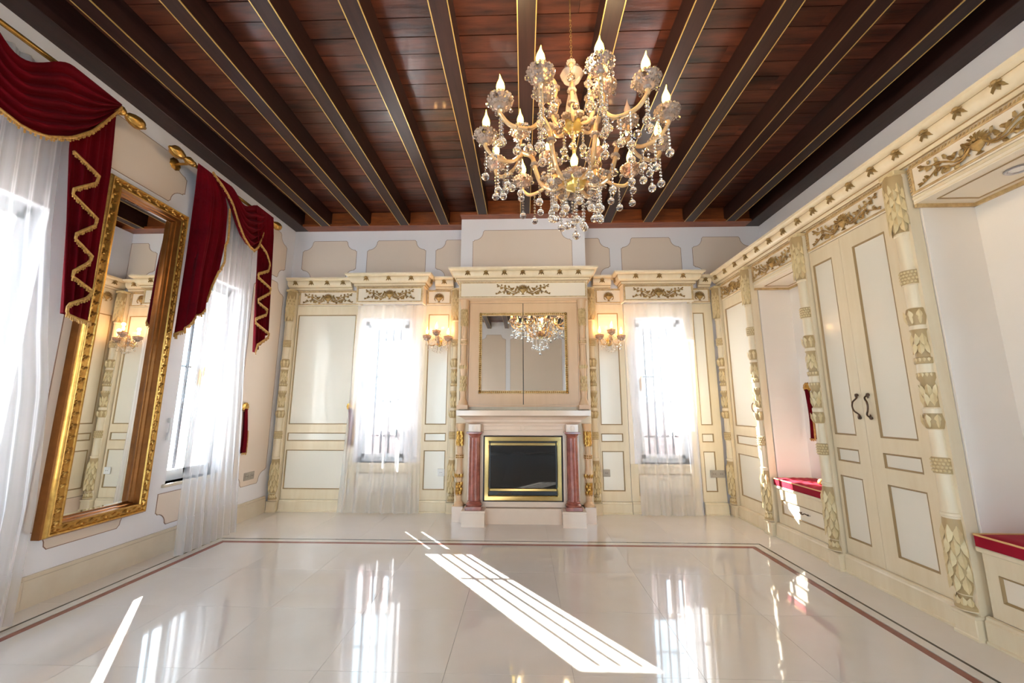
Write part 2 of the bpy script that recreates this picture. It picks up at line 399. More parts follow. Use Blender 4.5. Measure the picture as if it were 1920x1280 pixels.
# ceiling: planks, beams, wall plates
ce = struct('ceiling'); MB().box(XL, YF, ZP+.035, XR, YB, ZP+.12).build('ceiling_deck', 'beam_wood', ce, smooth=0)
pw = .129; y = YF; row = 0
while y < YB-.01:
    cut = sorted([XL, XR]+[[-1.1, 1.4], [-2.0, .35], [-.5, 1.9], [-1.6, .9]][row % 4])
    for a, b in zip(cut, cut[1:]):
        dz = random.uniform(0, .004)
        MB().box(a+.001, y+.003, ZP+dz, b-.001, min(y+pw-.003, YB), ZP+.03).build('ceiling_plank', 'plank_wood', ce, smooth=0)
    y += pw; row += 1
yend = 4.53; bw = .108
for i in range(11):
    x1 = -2.402+.4964*i; x0 = x1-bw; ye = BY-.12 if (x0 > BX0-.05 and x1 < BX1+.1) else yend
    bm = MB().bbox(x0, YF, ZC, x1, ye+.06, ZP+.01, .003).build('ceiling_beam', 'beam_wood', ce, smooth=0)
    for xa in (x0-.003, x1-.003): MB().box(xa, YF, ZC-.003, xa+.006, ye-.002, ZC+.004).build('gilt_strip', 'gilt_line', bm, smooth=0)
for x0, x1 in ((XL, XL+.17), (XR-.17, XR)): MB().bbox(x0, YF, ZC, x1, YB, ZP+.01, .003).build('wall_plate', 'beam_wood', ce, smooth=0)
for x0, x1, yy, yw in ((XL+.17, BX0, yend, YB), (BX0, BX1, BY-.12, BY), (BX1, XR-.17, yend, YB)):
    MB().bbox(x0, yy, ZC-.002, x1, yw, ZC+.03, .003).build('wall_plate', 'infill_wood', ce, smooth=0)
for i in range(12):
    x0 = -2.402+.4964*(i-1) if i else XL+.17; x1 = -2.402-bw+.4964*i if i < 11 else XR-.17
    yy = BY-.09 if (x0 > BX0-.05 and x1 < BX1+.1) else yend+.03
    MB().bbox(x0+.002, yy, ZC+.03, x1-.002, yy+.025, ZP, .002).build('infill_board', 'infill_wood', ce, smooth=0)

# ------------------------------------------------------------------ windows
def window(name, n_, loc, rot, hw, sill, head, single=False, bars=True):
    w = place(name, None, None, loc, (0, 0, rot), kind='structure')          # local: x along wall, -y to the room, y=0 inner wall face
    fy0, fy1 = .11, .17
    f = MB()
    for a in (-hw, hw-.045): f.box(a, fy0, sill, a+.045, fy1, head)
    f.box(-hw, fy0, sill, hw, fy1, sill+.05); f.box(-hw, fy0, head-.05, hw, fy1, head)
    f.build('window_frame', 'white_frame', w, smooth=0)
    for sx in ((0,) if single else (-1, 1)):
        s = MB(); a, b = (-hw+.045, hw-.045) if single else (-hw+.045, 0) if sx < 0 else (0, hw-.045); a += .001; b -= .001
        s.box(a, fy0-.02, sill+.05, a+.035, fy0+.03, head-.05).box(b-.035, fy0-.02, sill+.05, b, fy0+.03, head-.05)
        s.box(a, fy0-.02, sill+.05, b, fy0+.03, sill+.09).box(a, fy0-.02, head-.09, b, fy0+.03, head-.05)
        so_ = s.build('sash', 'white_frame', w, smooth=0)
        MB().box(a+.035, fy0+.002, sill+.09, b-.035, fy0+.006, head-.09).build('pane', 'pane_glass', so_, smooth=0)
    hx = -hw+.062 if single else 0
    MB().box(hx-.012, fy0-.045, 1.36, hx+.012, fy0-.02, 1.50).tube([(hx, fy0-.06, 1.43), (hx, fy0-.065, 1.53)], .008, 6).build('handle', 'bright_gold', w)
    MB().bbox(-hw-.03, -.02, sill-.025, hw+.03, .115, sill, .004).build('sill', 'beige_marble', w, smooth=0)
    if bars:
        k = max(3, int(round(hw*2/.095)))
        for i in range(1, k):
            x = -hw+2*hw*i/k; MB().tube([(x, .30, sill), (x, .30, head)], .013, 8).build('iron_bar', 'iron', w)
        for z in (1.54,): MB().box(-hw, .294, z-.008, hw, .306, z+.008).build('iron_crossbar', 'iron', w, smooth=0)
for i, (xc, hw) in enumerate(BWIN): window('window_%d' % (i+1), i, (xc, YB, 0), 0, hw, BSILL, BHEAD, True)
for i, (yc, hw) in enumerate(LWIN): window('window_%d' % (i+3), i, (XL, yc, 0), R(90), hw, LSILL, LHEAD)  # last two of LWIN are unseen windows, added for daylight

# ------------------------------------------------------------------ outside
MB().box(-14, -6, -.5, 9, 16, -.3).build('terrace_ground', 'terrace_stone', kind='structure', smooth=0)
def brick_pier(x, y0, y1, z0, z1, label):
    t = thing('brick_pier', label, 'pier', (x, (y0+y1)/2, z0)); w = y1-y0; h = .125
    MB().box(-.3, -w/2+.02, 0, -.02, w/2-.02, z1-z0).build('mortar_core', 'mortar', t, smooth=0)
    n = int((z1-z0)/h)
    b1 = MB().bbox(0, 0, 0, .3, w/2-.012, h-.03, .004).mesh('brick', 'brick_pink', 0)
    b2 = MB().bbox(0, 0, 0, .3, w/4-.012, h-.03, .004).mesh('brick', 'brick_pink', 0)
    for k in range(n):
        if k % 2: segs = ((b1, -w/2), (b1, 0))
        else: segs = ((b2, -w/2), (b1, -w/4), (b2, w/4))
        for me, yy in segs: place('brick', me, t, (-.3, yy+.006, k*h+.015))
brick_pier(-7, 4.75, 5.35, -.3, 4.3, 'tall pink brick pier outside, seen through the nearer left window')
brick_pier(-7, 8.3, 8.95, -.3, 1.05, 'low pink brick pier outside, seen through the far left window')
def parapet(xc, label, slots):
    t = thing('garden_parapet', label, 'parapet', (xc, 5.03, -.3)); a = -.45; n = 0
    m_ = MB()
    for s in slots+[.488]:
        m_.box(a, 0, 1.10, s-.03, .05, 1.50); a = s+.03
    m_.box(-.45, 0, 0, .458, .05, 1.12)
    m_.build('slotted_wall', 'pale_render', t, smooth=0)
    MB().bbox(-.45, -.02, 1.50, .458, .07, 1.53, .003).build('coping', 'mortar', t, smooth=0)
parapet(-1.70, 'pink slotted parapet outside the left rear window', [-.25, -.10, .06])
parapet(1.66, 'pink slotted parapet outside the right rear window', [-.2, 0, .16])

# ------------------------------------------------------------------ joinery kit
ZF0, ZF1 = 2.395, 2.585
CORN = [(0, 2.585), (.020, 2.588), (.026, 2.596), (.026, 2.612), (.034, 2.614), (.034, 2.620), (.044, 2.622), (.060, 2.636), (.070, 2.656), (.073, 2.675), (.070, 2.688), (.088, 2.691), (.102, 2.698), (.110, 2.704), (.113, 2.722), (0, 2.725)]
PLIN = [(.0, 0), (.034, 0.0), (.034, .012), (.026, .016), (.026, .104), (.018, .112), (.016, .124), (0, .128)]
def acanthus():
    m = MB()
    for a, l, w in ((-90, .046, .016), (-116, .050, .015), (-64, .050, .015)): m.leaf((0, .026), R(a), l, w, .014)
    m.ball((0, -.008, .028), .010, 8, 5).ball((-.011, -.006, .022), .007, 6, 4).ball((.011, -.006, .022), .007, 6, 4)
    return m.mesh('acanthus_leaf', 'acanthus_gold')
ME_AC = acanthus()
def cornice(t, path, name='cornice', mt='cream', leaves=True, sp=.2):
    o = MB().sweep(path, CORN).build(name, mt, t)
    MB().sweep(path, [(.03, 2.6125), (.0365, 2.6135), (.0365, 2.6165), (.03, 2.6175)]).sweep(path, [(.07, 2.6885), (.0745, 2.6875), (.076, 2.690), (.07, 2.6915)]).sweep(path, [(.016, 2.5865), (.0235, 2.5875), (.0245, 2.590), (.018, 2.591)]).build('glaze_line', 'glaze', o, smooth=0, kind='stuff')
    P = [Vector(p) for p in path]
    for a, b in zip(P, P[1:]):
        d = b-a; L = d.length
        if L < .12: continue
        u = d.normalized(); nrm = Vector((u.y, -u.x)); k = max(1, int(round(L/sp)))
        for i in range(k):
            p = a+u*(L*(i+.5)/k)+nrm*.066
            q = place('acanthus_leaf', ME_AC, o, (p.x, p.y, 2.657), (R(18), 0, math.atan2(u.y, u.x)), (1.45, 1.3, 1.0))
    return o
def rope(t, x0, x1, z, y=-.004, r=.006, n=None, name='rope_moulding', mt='pale_gold', vertical=False):
    m = MB(); L = x1-x0; n = n or max(2, int(L/.018))
    for i in range(n):
        c = x0+L*(i+.5)/n
        p, q = ((c-.005, y, z-r), (c+.005, y, z+r)) if not vertical else ((z-r, y, c-.005), (z+r, y, c+.005))
        m.tube([p, q], r*.8, 4)
    return m.build(name, mt, t)
def scroll_half(m, s, hw, h):
    def P(pts): return [(s*x*hw, -.008-.004*sin(5*x), z*h) for x, z in pts]
    m.tube(bez(P([(.10, .42), (.2, .22), (.34, .22), (.46, .42), (.6, .62), (.78, .72), (.9, .92)]), 4), [.006]*6+[.005]*10+[.004]*8+[.003], 5)
    m.tube(bez(P([(.12, .35), (.24, .1), (.4, .1), (.52, .3), (.66, .38), (.8, .2), (1.0, .02)]), 4), [.006]*8+[.005]*9+[.0035]*8, 5)
    for cx, cz, r in ((.30, .24, .12), (.62, .3, .13), (.8, .66, .1), (.46, .16, .09)):
        m.tube([(s*(cx*hw+cos(a*.7)*r*h*(1-a/12)), -.010, cz*h+sin(a*.7)*r*h*(1-a/12)) for a in range(0, 10)], .0045, 5)
    for x, z, a, l, w in ((.18, .55, 70, .34, .2), (.28, .3, 110, .4, .2), (.36, .42, 40, .4, .22), (.42, .5, 150, .34, .2), (.5, .62, 80, .3, .18), (.56, .55, 20, .42, .22),
                          (.66, .7, 100, .28, .2), (.72, .72, -30, .36, .2), (.8, .84, 120, .2, .16), (.9, .9, 30, .2, .16), (.86, .84, -20, .28, .16), (.3, .1, -40, .3, .2),
                          (.44, .14, -20, .34, .2), (.54, .32, -70, .34, .2), (.64, .38, 80, .24, .18), (.7, .34, -100, .28, .18), (.82, .18, 60, .26, .18), (.92, .1, 10, .26, .16), (.9, .1, 100, .2, .14)):
        ang = R(a) if s > 0 else pi-R(a); m.leaf((s*x*hw, z*h), ang, l*h, w*h, .012, -.002)
def basket(m, w, h):
    m.lathe([(.10*h, 0), (.16*h, .02*h), (.08*h, .08*h), (.06*h, .14*h), (.2*h, .26*h), (.3*h, .40*h), (.34*h, .50*h), (.3*h, .52*h)], (0, -.004, 0), 10, 1, .45)
    for s in (-1, 1):
        m.tube([(s*h*(.3+.16*sin(a*.6)), -.01, h*(.42-.08*a/2.0+.1*cos(a*.5))) for a in range(0, 6)], .005, 5)
    for i in range(11):
        a = R(8+i*16.4); m.leaf((cos(a)*.10*h, .44*h+sin(a)*.05*h), a, h*(.42+.10*sin(a)), .13*h, .016, -.004)
    for i in range(6):
        a = R(15+i*30); m.ball((cos(a)*.2*h, -.012, .55*h+sin(a)*.14*h), .06*h, 7, 4)
    m.ball((0, -.016, .66*h), .09*h, 8, 5)
_orn = {}
def ornament(t, xc, w, z0=2.425, h=.122, name='carved_garland'):
    k = (round(w, 2), round(h, 3))
    if k not in _orn:
        m = MB(); basket(m, w, h)
        if w > .2:
            for s in (-1, 1): scroll_half(m, s, w/2, h)
        _orn[k] = m.mesh(name, 'old_gold')
    return place(name if w > .2 else 'carved_flower_basket', _orn[k], t, (xc, -.004, z0))
def frieze(t, x0, x1, orn=None, mt='ivory', z0=ZF0, z1=ZF1, depth=.026, orx=None):
    f = MB().box(x0, 0, z0, x1, depth, z1).build('frieze', mt, t, smooth=0)
    MB().ring(x0+.012, z0+.01, x1-.012, z1-.012, [(0, .0), (.0, .006), (.006, .008), (.012, .006), (.012, 0)]).build('frieze_moulding', 'pale_gold', f, smooth=0)
    rope(f, x0+.01, x1-.01, z1-.006)
    for xv in (x0+.006, x1-.006): rope(f, z0+.005, z1-.01, xv, vertical=True)
    if orn: ornament(f, (x0+x1)/2 if orx is None else orx, orn)
    return f
def panel_face(t, X0, X1, Z0, Z1, ops, name='door', mt='cream', pmt='cream_panel', th=.026, back=True):
    # frame-and-panel board; ops = list of (x0,x1,z0,z1)
    x0, x1 = ops[0][0], ops[0][1]; m = MB()
    m.box(X0, 0, Z0, x0, th, Z1).box(x1, 0, Z0, X1, th, Z1)
    zz = [Z0]
    for o in sorted(ops, key=lambda q: q[2]): zz += [o[2], o[3]]
    zz.append(Z1)
    for a, b in zip(zz[::2], zz[1::2]): m.box(x0, 0, a, x1, th, b)
    d = m.build(name, mt, t, smooth=0)
    for a, b, c, e in ops:
        pn = MB().box(a+.008, .008, c+.008, b-.008, th, e-.008).build('panel', pmt, d, smooth=0)
        MB().ring(a-.003, c-.003, b+.003, e+.003, [(0, 0), (.002, .003), (.006, .001), (.011, -.008)]).build('panel_moulding', 'glaze', d, smooth=0)
    return d
PZ = ((.24, .67), (.775, .865), (.965, 2.275))
def ops(a, b): return [(a, b, c, d) for c, d in PZ]
def plinth(t, path, mt='cream'): return MB().sweep(path, PLIN).build('plinth', mt, t)

# pilaster: base block, shaft, carvings
def wrap_leaf(m, r, th, z, l, w, up_=1, t=.008):
    def P(u, v, o): a = th+u/r; return ((r+o)*sin(a), -(r+o)*cos(a), z+v*up_)
    vs = [P(0, 0, .001), P(-w/2, l*.4, .0), P(-w*.3, l*.78, t*.5), P(0, l, t*.9), P(w*.3, l*.78, t*.5), P(w/2, l*.4, .0), P(0, l*.4, t), P(0, l*.78, t)]
    return m.add(vs, [(0,6,1),(1,6,7,2),(2,7,3),(3,7,4),(4,7,6,5),(5,6,0)])
def leaves(m, r, z0, z1, rows, w, l, cols=5, up_=1, t=.008):
    for i in range(rows):
        for j in range(cols):
            th = R(-80+160*(j+(.5 if i % 2 else 0))/(cols-.5)); wrap_leaf(m, r, th, z0+(z1-z0)*i/rows, l, w, up_, t)
def make_pilaster_meshes(mt='cream', carve='antique_carving', r=.040):
    sh = MB(); PR = [(r*.9, .125), (r*1.2, .13), (r*1.2, .15), (r*.7, .175), (r*.75, .20), (r*1.15, .25), (r*1.2, .30), (r*1.08, .54), (r*1.0, .585), (r*1.12, .588), (r*1.12, .60), (r*.96, .605),
              (r*.9, .80), (r*1.08, .802), (r*1.08, .885), (r*.9, .89), (r*.86, 1.035), (r*1.05, 1.045), (r*1.28, 1.08), (r*1.05, 1.12), (r*1.1, 1.13), (r*1.1, 1.15), (r*.9, 1.16), (r*.85, 1.30),
              (r*1.12, 1.32), (r*1.12, 1.35), (r*.98, 1.352), (r*.98, 1.40), (r*1.12, 1.405), (r*1.12, 1.436), (r*.86, 1.44), (r*.9, 1.585), (r*1.1, 1.60), (r*1.0, 1.625), (r*1.28, 1.67), (r*1.05, 1.722),
              (r*.88, 1.73), (r*.88, 1.865), (r*1.08, 1.868), (r*1.08, 1.958), (r*.9, 1.96), (r*.92, 2.17), (r*1.06, 2.175), (r*1.06, 2.185), (r*.95, 2.19), (r*1.1, 2.3), (r*1.3, 2.47), (r*1.35, 2.53), (r*1.1, 2.57)]
    sh.lathe(PR, (0, 0, 0), 18)
    k = r/.04; P = []
    def band(c, za, zb):
        q = [(interp([(z, x) for x, z in PR], za), za)]+[(x, z) for x, z in PR if za < z < zb]+[(interp([(z, x) for x, z in PR], zb), zb)]
        c.lathe([(x+.0012, z) for x, z in q], (0, 0, 0), 18); c.nb = len(c.f)
    def two_tone(c, me):
        me.materials.append(MT['carving_ground'])
        for p in me.polygons[:c.nb]: p.material_index = 1
        return me
    def part(name, za, zb, *calls):
        c = MB(); band(c, za, zb)
        for q in calls: leaves(c, *q)
        P.append((name, two_tone(c, c.mesh(name, carve))))
    part('lower_leaf_carving', .205, .575, (r*1.1, .545, .25, 5, .040*k, .095, 4, -1, .014)); part('foot_carving', .135, .2, (r*1.0, .195, .15, 1, .03*k, .05, 5, -1, .006))
    part('middle_leaf_carving', 1.158, 1.35, (r*.9, 1.165, 1.26, 2, .034*k, .075, 4, 1, .011), (r*1.1, 1.325, 1.345, 1, .02, .026, 7, 1, .004)); part('upper_leaf_carving', 1.402, 1.60, (r*1.1, 1.41, 1.43, 1, .02, .026, 7, 1, .004), (r*.9, 1.58, 1.48, 2, .034*k, .075, 4, -1, .011))
    part('carved_collar', 1.04, 1.125, (r*1.12, 1.045, 1.1, 1, .036*k, .075, 4, 1, .014)); part('carved_collar', 1.625, 1.725, (r*1.12, 1.63, 1.69, 1, .036*k, .085, 4, 1, .014))
    part('capital_leaf_carving', 2.19, 2.565, (r*1.12, 2.53, 2.24, 7, .040*k, .095, 4, -1, .014))
    for z0 in (.81, 1.876):
        c = MB(); band(c, z0-.006, z0+.078)
        for i in range(4):
            for j in range(8):
                a = R(-80+160*(j+.5*(i % 2))/7.5); c.ball((r*1.07*sin(a), -r*1.07*cos(a), z0+.008+i*.019), .0075*k, 6, 4)
        P.append(('carved_band', two_tone(c, c.mesh('carved_band', carve))))
    b = MB().bbox(-.055, -.03, 0, .055, .065, .118, .004).sweep([(-.055, .065), (-.055, -.03), (.055, -.03), (.055, .065)], [(0, 0), (.004, 0), (.004, .012), (0, .018)]).sweep([(-.055, .065), (-.055, -.03), (.055, -.03), (.055, .065)], [(0, .100), (.004, .104), (.004, .116), (0, .118)])
    cap = MB().bbox(-.052, -.045, 2.553, .052, .065, 2.583, .005)
    bk = MB().box(-.055, .0, .118, .055, .065, 2.553)
    return [('base_block', b.mesh('base_block', mt, 0)), ('back_strip', bk.mesh('back_strip', mt, 0)), ('shaft', sh.mesh('shaft', mt))]+P+[('capital_block', cap.mesh('capital_block', carve, 0))]
PIL = make_pilaster_meshes()
def pilaster(x, y, rot, label, group=None):
    t = thing('carved_pilaster', label, 'pilaster', (x, y, 0), rot, group)
    for n, me in PIL: place(n, me, t)
    return t
# ------------------------------------------------------------------ back wall joinery (front face y = 4.66, local y=0)
YFc = 4.652
pilaster(-2.845, 4.61, 0, 'carved cream pilaster in the left rear corner of the room')
pilaster(-.812, 4.61, 0, 'carved pilaster tucked in the corner left of the fireplace cabinet')
pilaster(.802, 4.61, 0, 'carved pilaster tucked in the corner right of the fireplace cabinet')
t = thing('wall_cabinet', 'wide single-door cream cabinet in the left rear corner beside the curtained window', 'cabinet', (0, YFc, 0))
panel_face(t, -2.783, -2.03, .13, 2.39, ops(-2.763, -2.05))
frieze(t, -2.783, -2.0, .62, orx=-2.41)
plinth(t, [(-2.783, 0), (-2.03, 0)]); cornice(t, [(-2.90, 0), (-2.11, 0)])
def narrow(x0, x1, p0, p1, label, c0, c1, basket_x=None):
    t = thing('panelled_pier', label, 'wall panelling', (0, YFc, 0))
    panel_face(t, x0, x1, .13, 2.39, ops(p0, p1), name='board')
    frieze(t, x0, x1, .12, orx=basket_x); plinth(t, [(x0, 0), (x1, 0)]); cornice(t, [(c0, 0), (c1, 0)], sp=.3)
    return t
narrow(-1.185, -.877, -1.150, -.905, 'narrow cream panelled pier between left rear window and fireplace', -1.075, -.85)
narrow(.867, 1.195, .888, 1.13, 'narrow cream panelled pier between fireplace and right rear window', .84, 1.055)
narrow(1.99, 2.245, 2.025, 2.15, 'narrow cream panelled pier between right rear window and corner', 2.10, 2.245)
def pelmet(x0, x1, label):
    t = thing('window_pelmet', label, 'pelmet', ((x0+x1)/2, 4.50, 0)); w = (x1-x0)/2
    f = frieze(t, -w, w, .60, z0=2.385, depth=.02)
    MB().box(-w, .02, 2.385, -w+.02, .15, ZF1).box(w-.02, .02, 2.385, w, .15, ZF1).box(-w, 0, 2.378, w, .02, 2.385).build('pelmet_side', 'ivory', t, smooth=0)
    MB().box(-w, .0, 2.59, w, .15, 2.6).build('pelmet_top', 'cream', t, smooth=0)
    rope(t, 2.39, 2.59, -w+.012, vertical=True); rope(t, 2.39, 2.59, w-.012, vertical=True)
    cornice(t, [(-w, .15), (-w, 0), (w, 0), (w, .15)], sp=.27)
pelmet(-1.995, -1.19, 'cream pelmet box with gilt garland above the left rear window')
pelmet(1.17, 1.985, 'cream pelmet box with gilt garland above the right rear window')
def apron(xc, hw, label):
    t = thing('window_apron', label, 'wall panelling', (xc, 4.668, 0))
    panel_face(t, -hw, hw, .12, .50, [(-hw+.09, hw-.09, .19, .42)], name='board', pmt='ivory', th=.011)
    plinth(t, [(-hw, -.0), (hw, -.0)])
    MB().box(-hw, -.01, .50, hw, .011, .53).build('ledge', 'cream', t, smooth=0)
    MB().box(-hw, .0, .53, -hw+.05, .011, 2.39).box(hw-.05, 0, .53, hw, .011, 2.39).box(-hw+.05, 0, 2.24, hw-.05, .011, 2.39).build('window_surround', 'ivory', t, smooth=0)
apron(-1.61, .422, 'cream panelled surround and apron of the left rear window')
apron(1.585, .38, 'cream panelled surround and apron of the right rear window')

# fireplace cabinet (overmantel): front face y = 4.34
t = thing('fireplace_cabinet', 'tall cream cabinet with mirrored doors rising around and above the fireplace', 'cabinet', (0, 4.34, 0))
CX0, CX1 = -.735, .725
MB().box(CX0, .0, .16, CX0+.03, .30, 2.6).box(CX1-.03, 0, .16, CX1, .30, 2.6).box(CX0+.03, 0, 2.38, CX1-.03, .30, 2.6).box(CX0+.03, .02, 1.09, CX1-.03, .30, 2.38).box(CX0+.03, .0, .16, -.58, .2, 1.09).box(.57, 0, .16, CX1-.03, .2, 1.09).build('carcass', 'cream', t, smooth=0)
for a_, b_ in ((CX0-.008, -.63), (.62, CX1+.008)): MB().box(a_, -.09, 0, b_, .30, .155).build('plinth', 'rose_marble', t, smooth=0)
frieze(t, CX0, CX1, .62, z0=2.385, depth=-.006); cornice(t, [(CX0, .31), (CX0, 0), (CX1, 0), (CX1, .31)], sp=.208)
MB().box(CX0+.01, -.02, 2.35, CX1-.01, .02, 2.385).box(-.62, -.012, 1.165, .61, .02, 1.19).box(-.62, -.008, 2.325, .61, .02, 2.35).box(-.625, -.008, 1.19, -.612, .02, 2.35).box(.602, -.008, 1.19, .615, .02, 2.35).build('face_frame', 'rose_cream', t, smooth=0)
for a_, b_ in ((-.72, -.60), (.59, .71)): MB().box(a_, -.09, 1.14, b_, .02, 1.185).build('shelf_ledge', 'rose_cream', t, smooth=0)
for sx, (a, b) in ((-1, (-.607, -.0080)), (1, (0.0, .599))):
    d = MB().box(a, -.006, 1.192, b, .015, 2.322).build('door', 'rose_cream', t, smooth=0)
    if sx < 0: u0, u1 = -.497, b
    else: u0, u1 = a, .489
    e0 = u0+.033 if sx < 0 else u0; e1 = u1 if sx < 0 else u1-.033
    MB().box(e0, -.0085, 1.34, e1, -.006, 2.178).build('mirror_panel', 'mirror_glass', d, smooth=0)
    g = MB(); zc = [(1.306, 1.34), (2.178, 2.212)]
    for za, zb in zc: g.bbox(u0, -.018, za, u1, -.005, zb, .004)
    xo = u0 if sx < 0 else u1-.033
    g.bbox(xo, -.018, 1.306, xo+.033, -.005, 2.212, .004); g.build('gilt_frame', 'pale_gold', d, smooth=0)
    b_ = MB()
    for i in range(40): b_.ball((xo+.0165, -.02, 1.32+.88*i/39), .011, 6, 4)
    for za in (1.323, 2.195):
        for i in range(20): b_.ball((u0+.03+(u1-u0-.06)*i/19, -.019, za), .009, 6, 4)
    b_.build('beaded_carving', 'bright_gold', d)
def colonnette(parent, x, z0, z1, r=.034, carve='pale_gold', mt='rose_cream', name='colonnette', y=-.035):
    H = z1-z0
    c = MB().lathe([(r*1.5, 0), (r*1.5, .02), (r*.8, .06*H), (r*.85, .1*H), (r, .14*H), (r*.8, .28*H), (r*1.1, .33*H), (r*1.25, .37*H), (r*1.0, .41*H), (r*.85, .43*H), (r*.82, .56*H), (r*1.08, .565*H), (r*1.08, .62*H), (r*.84, .625*H), (r*.84, .74*H), (r*1.0, .76*H), (r*1.05, .9*H), (r*1.3, .95*H), (r*1.5, H)], (0, 0, 0), 16).build(name, mt, parent, (x, y, z0))
    l = MB(); leaves(l, r*.95, .12*H, .26*H, 4, .03, .055, 5, 1); l.build('lower_leaf_carving', carve, c)
    l = MB(); leaves(l, r*1.15, .33*H, .36*H, 1, .025, .05, 6, 1, .01); l.build('carved_collar', carve, c)
    l = MB(); leaves(l, r*1.04, .92*H, .76*H, 6, .03, .06, 5, -1); l.build('upper_leaf_carving', carve, c); l = MB()
    for i in range(2):
        for j in range(6):
            a = R(-75+30*j); l.ball((r*1.08*sin(a), -r*1.08*cos(a), .58*H+i*.02), .008, 6, 4)
    l.build('carved_band', carve, c)
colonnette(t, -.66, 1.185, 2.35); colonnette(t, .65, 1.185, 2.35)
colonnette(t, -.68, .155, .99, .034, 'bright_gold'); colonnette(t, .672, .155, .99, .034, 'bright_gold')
MB().box(-.010, .012, 1.19, .002, .0195, 2.325).build('door_seal', 'black_metal', t, smooth=0)  # black strip behind the door gap, standing in for the shade of the seam
# side returns of the cabinet (seen in the tall mirror)
for sx in (-1, 1):
    s = place('side_return', None, t, (CX0 if sx < 0 else CX1, .15, 0), (0, 0, R(-90) if sx < 0 else R(90)))
    q = MB()
    for c, d in PZ: q.ring(-.10, c, .10, d, [(0, 0), (.003, .004), (.008, .002), (.014, .001)])
    q.build('panel_moulding', 'glaze', s, smooth=0)
    place('carved_flower_basket', ornament(None, 0, .12).data, s, (0, -.004, 2.432))
for o in [o for o in COL.objects if o.name.startswith('carved_flower_basket') and o.parent is None]: bpy.data.objects.remove(o)

# marble fireplace
t = thing('marble_fireplace', 'pale rose marble fireplace surround with two red marble columns and a moulded mantel', 'fireplace', (0, 4.249, 0))
def poly_shelf():
    return MB().sweep([(-.585, .09), (-.585, 0), (.572, 0), (.572, .09)], [(0, .985), (.012, 1.0), (.03, 1.01), (.034, 1.03), (.055, 1.045), (.075, 1.06), (.10, 1.07), (.115, 1.075), (.118, 1.128), (0, 1.135)]).box(-.585, 0, .985, .572, .09, 1.135)
poly_shelf().build('mantel_shelf', 'rose_marble', t)
MB().box(-.585, .0, .91, .572, .09, .985).build('lintel', 'rose_marble', t, smooth=0)
MB().ring(-.43, .918, .42, .975, [(0, 0), (.004, .006), (.010, .006), (.014, .0)]).build('lintel_moulding', 'rose_marble', t, smooth=0)
MB().lathe([(.030, 0), (.030, .006), (.023, .008), (.020, .003), (.001, .004)], (0, 0, 0), 14).build('lintel_rosette', 'rose_marble', t, (-.01, -.004, .947), (R(90), 0, 0))
MB().box(-.585, .0, .155, -.425, .09, .91).box(.405, 0, .155, .572, .09, .91).box(-.425, 0, .868, .405, .09, .91).box(-.425, 0, .155, .405, .09, .208).build('jambs', 'rose_marble', t, smooth=0)
MB().box(-.395, -.035, 0, .378, .09, .125).box(-.395, -.045, .125, .378, .09, .15).build('hearth_base', 'rose_marble', t, smooth=0)
for xc in (-.506, .494):
    MB().box(xc-.115, -.15, 0, xc+.115, .09, .128).bbox(xc-.12, -.155, .128, xc+.12, .09, .152, .004).build('pedestal', 'rose_marble', t, smooth=0)
    k = MB().bbox(xc-.062, -.12, .91, xc+.062, .0, .988, .003).build('entablature_block', 'rose_marble', t, smooth=0)
    MB().lathe([(.001, 0), (.026, 0), (.026, .004), (.018, .006), (.001, .006)], (0, 0, 0), 12).build('rosette', 'rose_marble', k, (xc, -.12, .949), (R(90), 0, 0))
    c = MB().bbox(xc-.082, -.14, .152, xc+.082, -.0, .188, .003).lathe([(.078, .188), (.082, .198), (.076, .21), (.066, .216), (.070, .226), (.062, .236)], (xc, -.065, 0), 20)
    n = 20; b = len(c.v); zz = [.236, .25, .84, .852]
    c.lathe([(.056, .236), (.057, .25), (.053, .84), (.053, .852)], (xc, -.065, 0), 40, wob=.045, wn=12)
    c.lathe([(.056, .850), (.060, .858), (.056, .866), (.064, .88), (.078, .895)], (xc, -.065, 0), 20).bbox(xc-.082, -.14, .892, xc+.082, -.0, .912, .003)
    c.build('column', 'red_marble', t, label='fluted red marble column')
t = thing('fireplace_insert', 'black glass-fronted fire insert in a polished brass frame', 'fireplace insert', (-.01, 4.262, 0))
MB().ring(-.413, .211, .411, .866, [(0, -.05), (0, .02), (.006, .024), (.014, .024), (.016, .018)]).build('black_surround', 'black_metal', t, smooth=0)
MB().ring(-.400, .222, .398, .856, [(0, .01), (0, .03), (.004, .034), (.040, .034), (.046, .026), (.048, .01)]).build('brass_frame', 'brass', t, smooth=0)
MB().box(-.352, -.004, .27, .35, .02, .81).build('black_face', 'black_metal', t, smooth=0)
MB().bbox(-.342, -.026, .766, .34, -.004, .795, .004).build('upper_trim', 'brass', t, smooth=0)
MB().bbox(-.346, -.026, .312, .344, -.004, .340, .004).build('lower_trim', 'brass', t, smooth=0)
MB().box(-.34, -.008, .342, .338, -.004, .764).build('fire_glass', 'firebox_glass', t, smooth=0)
MB().bbox(-.26, -.018, .282, -.12, -.004, .290, .002).build('control_slot', 'bronze', t, smooth=0)

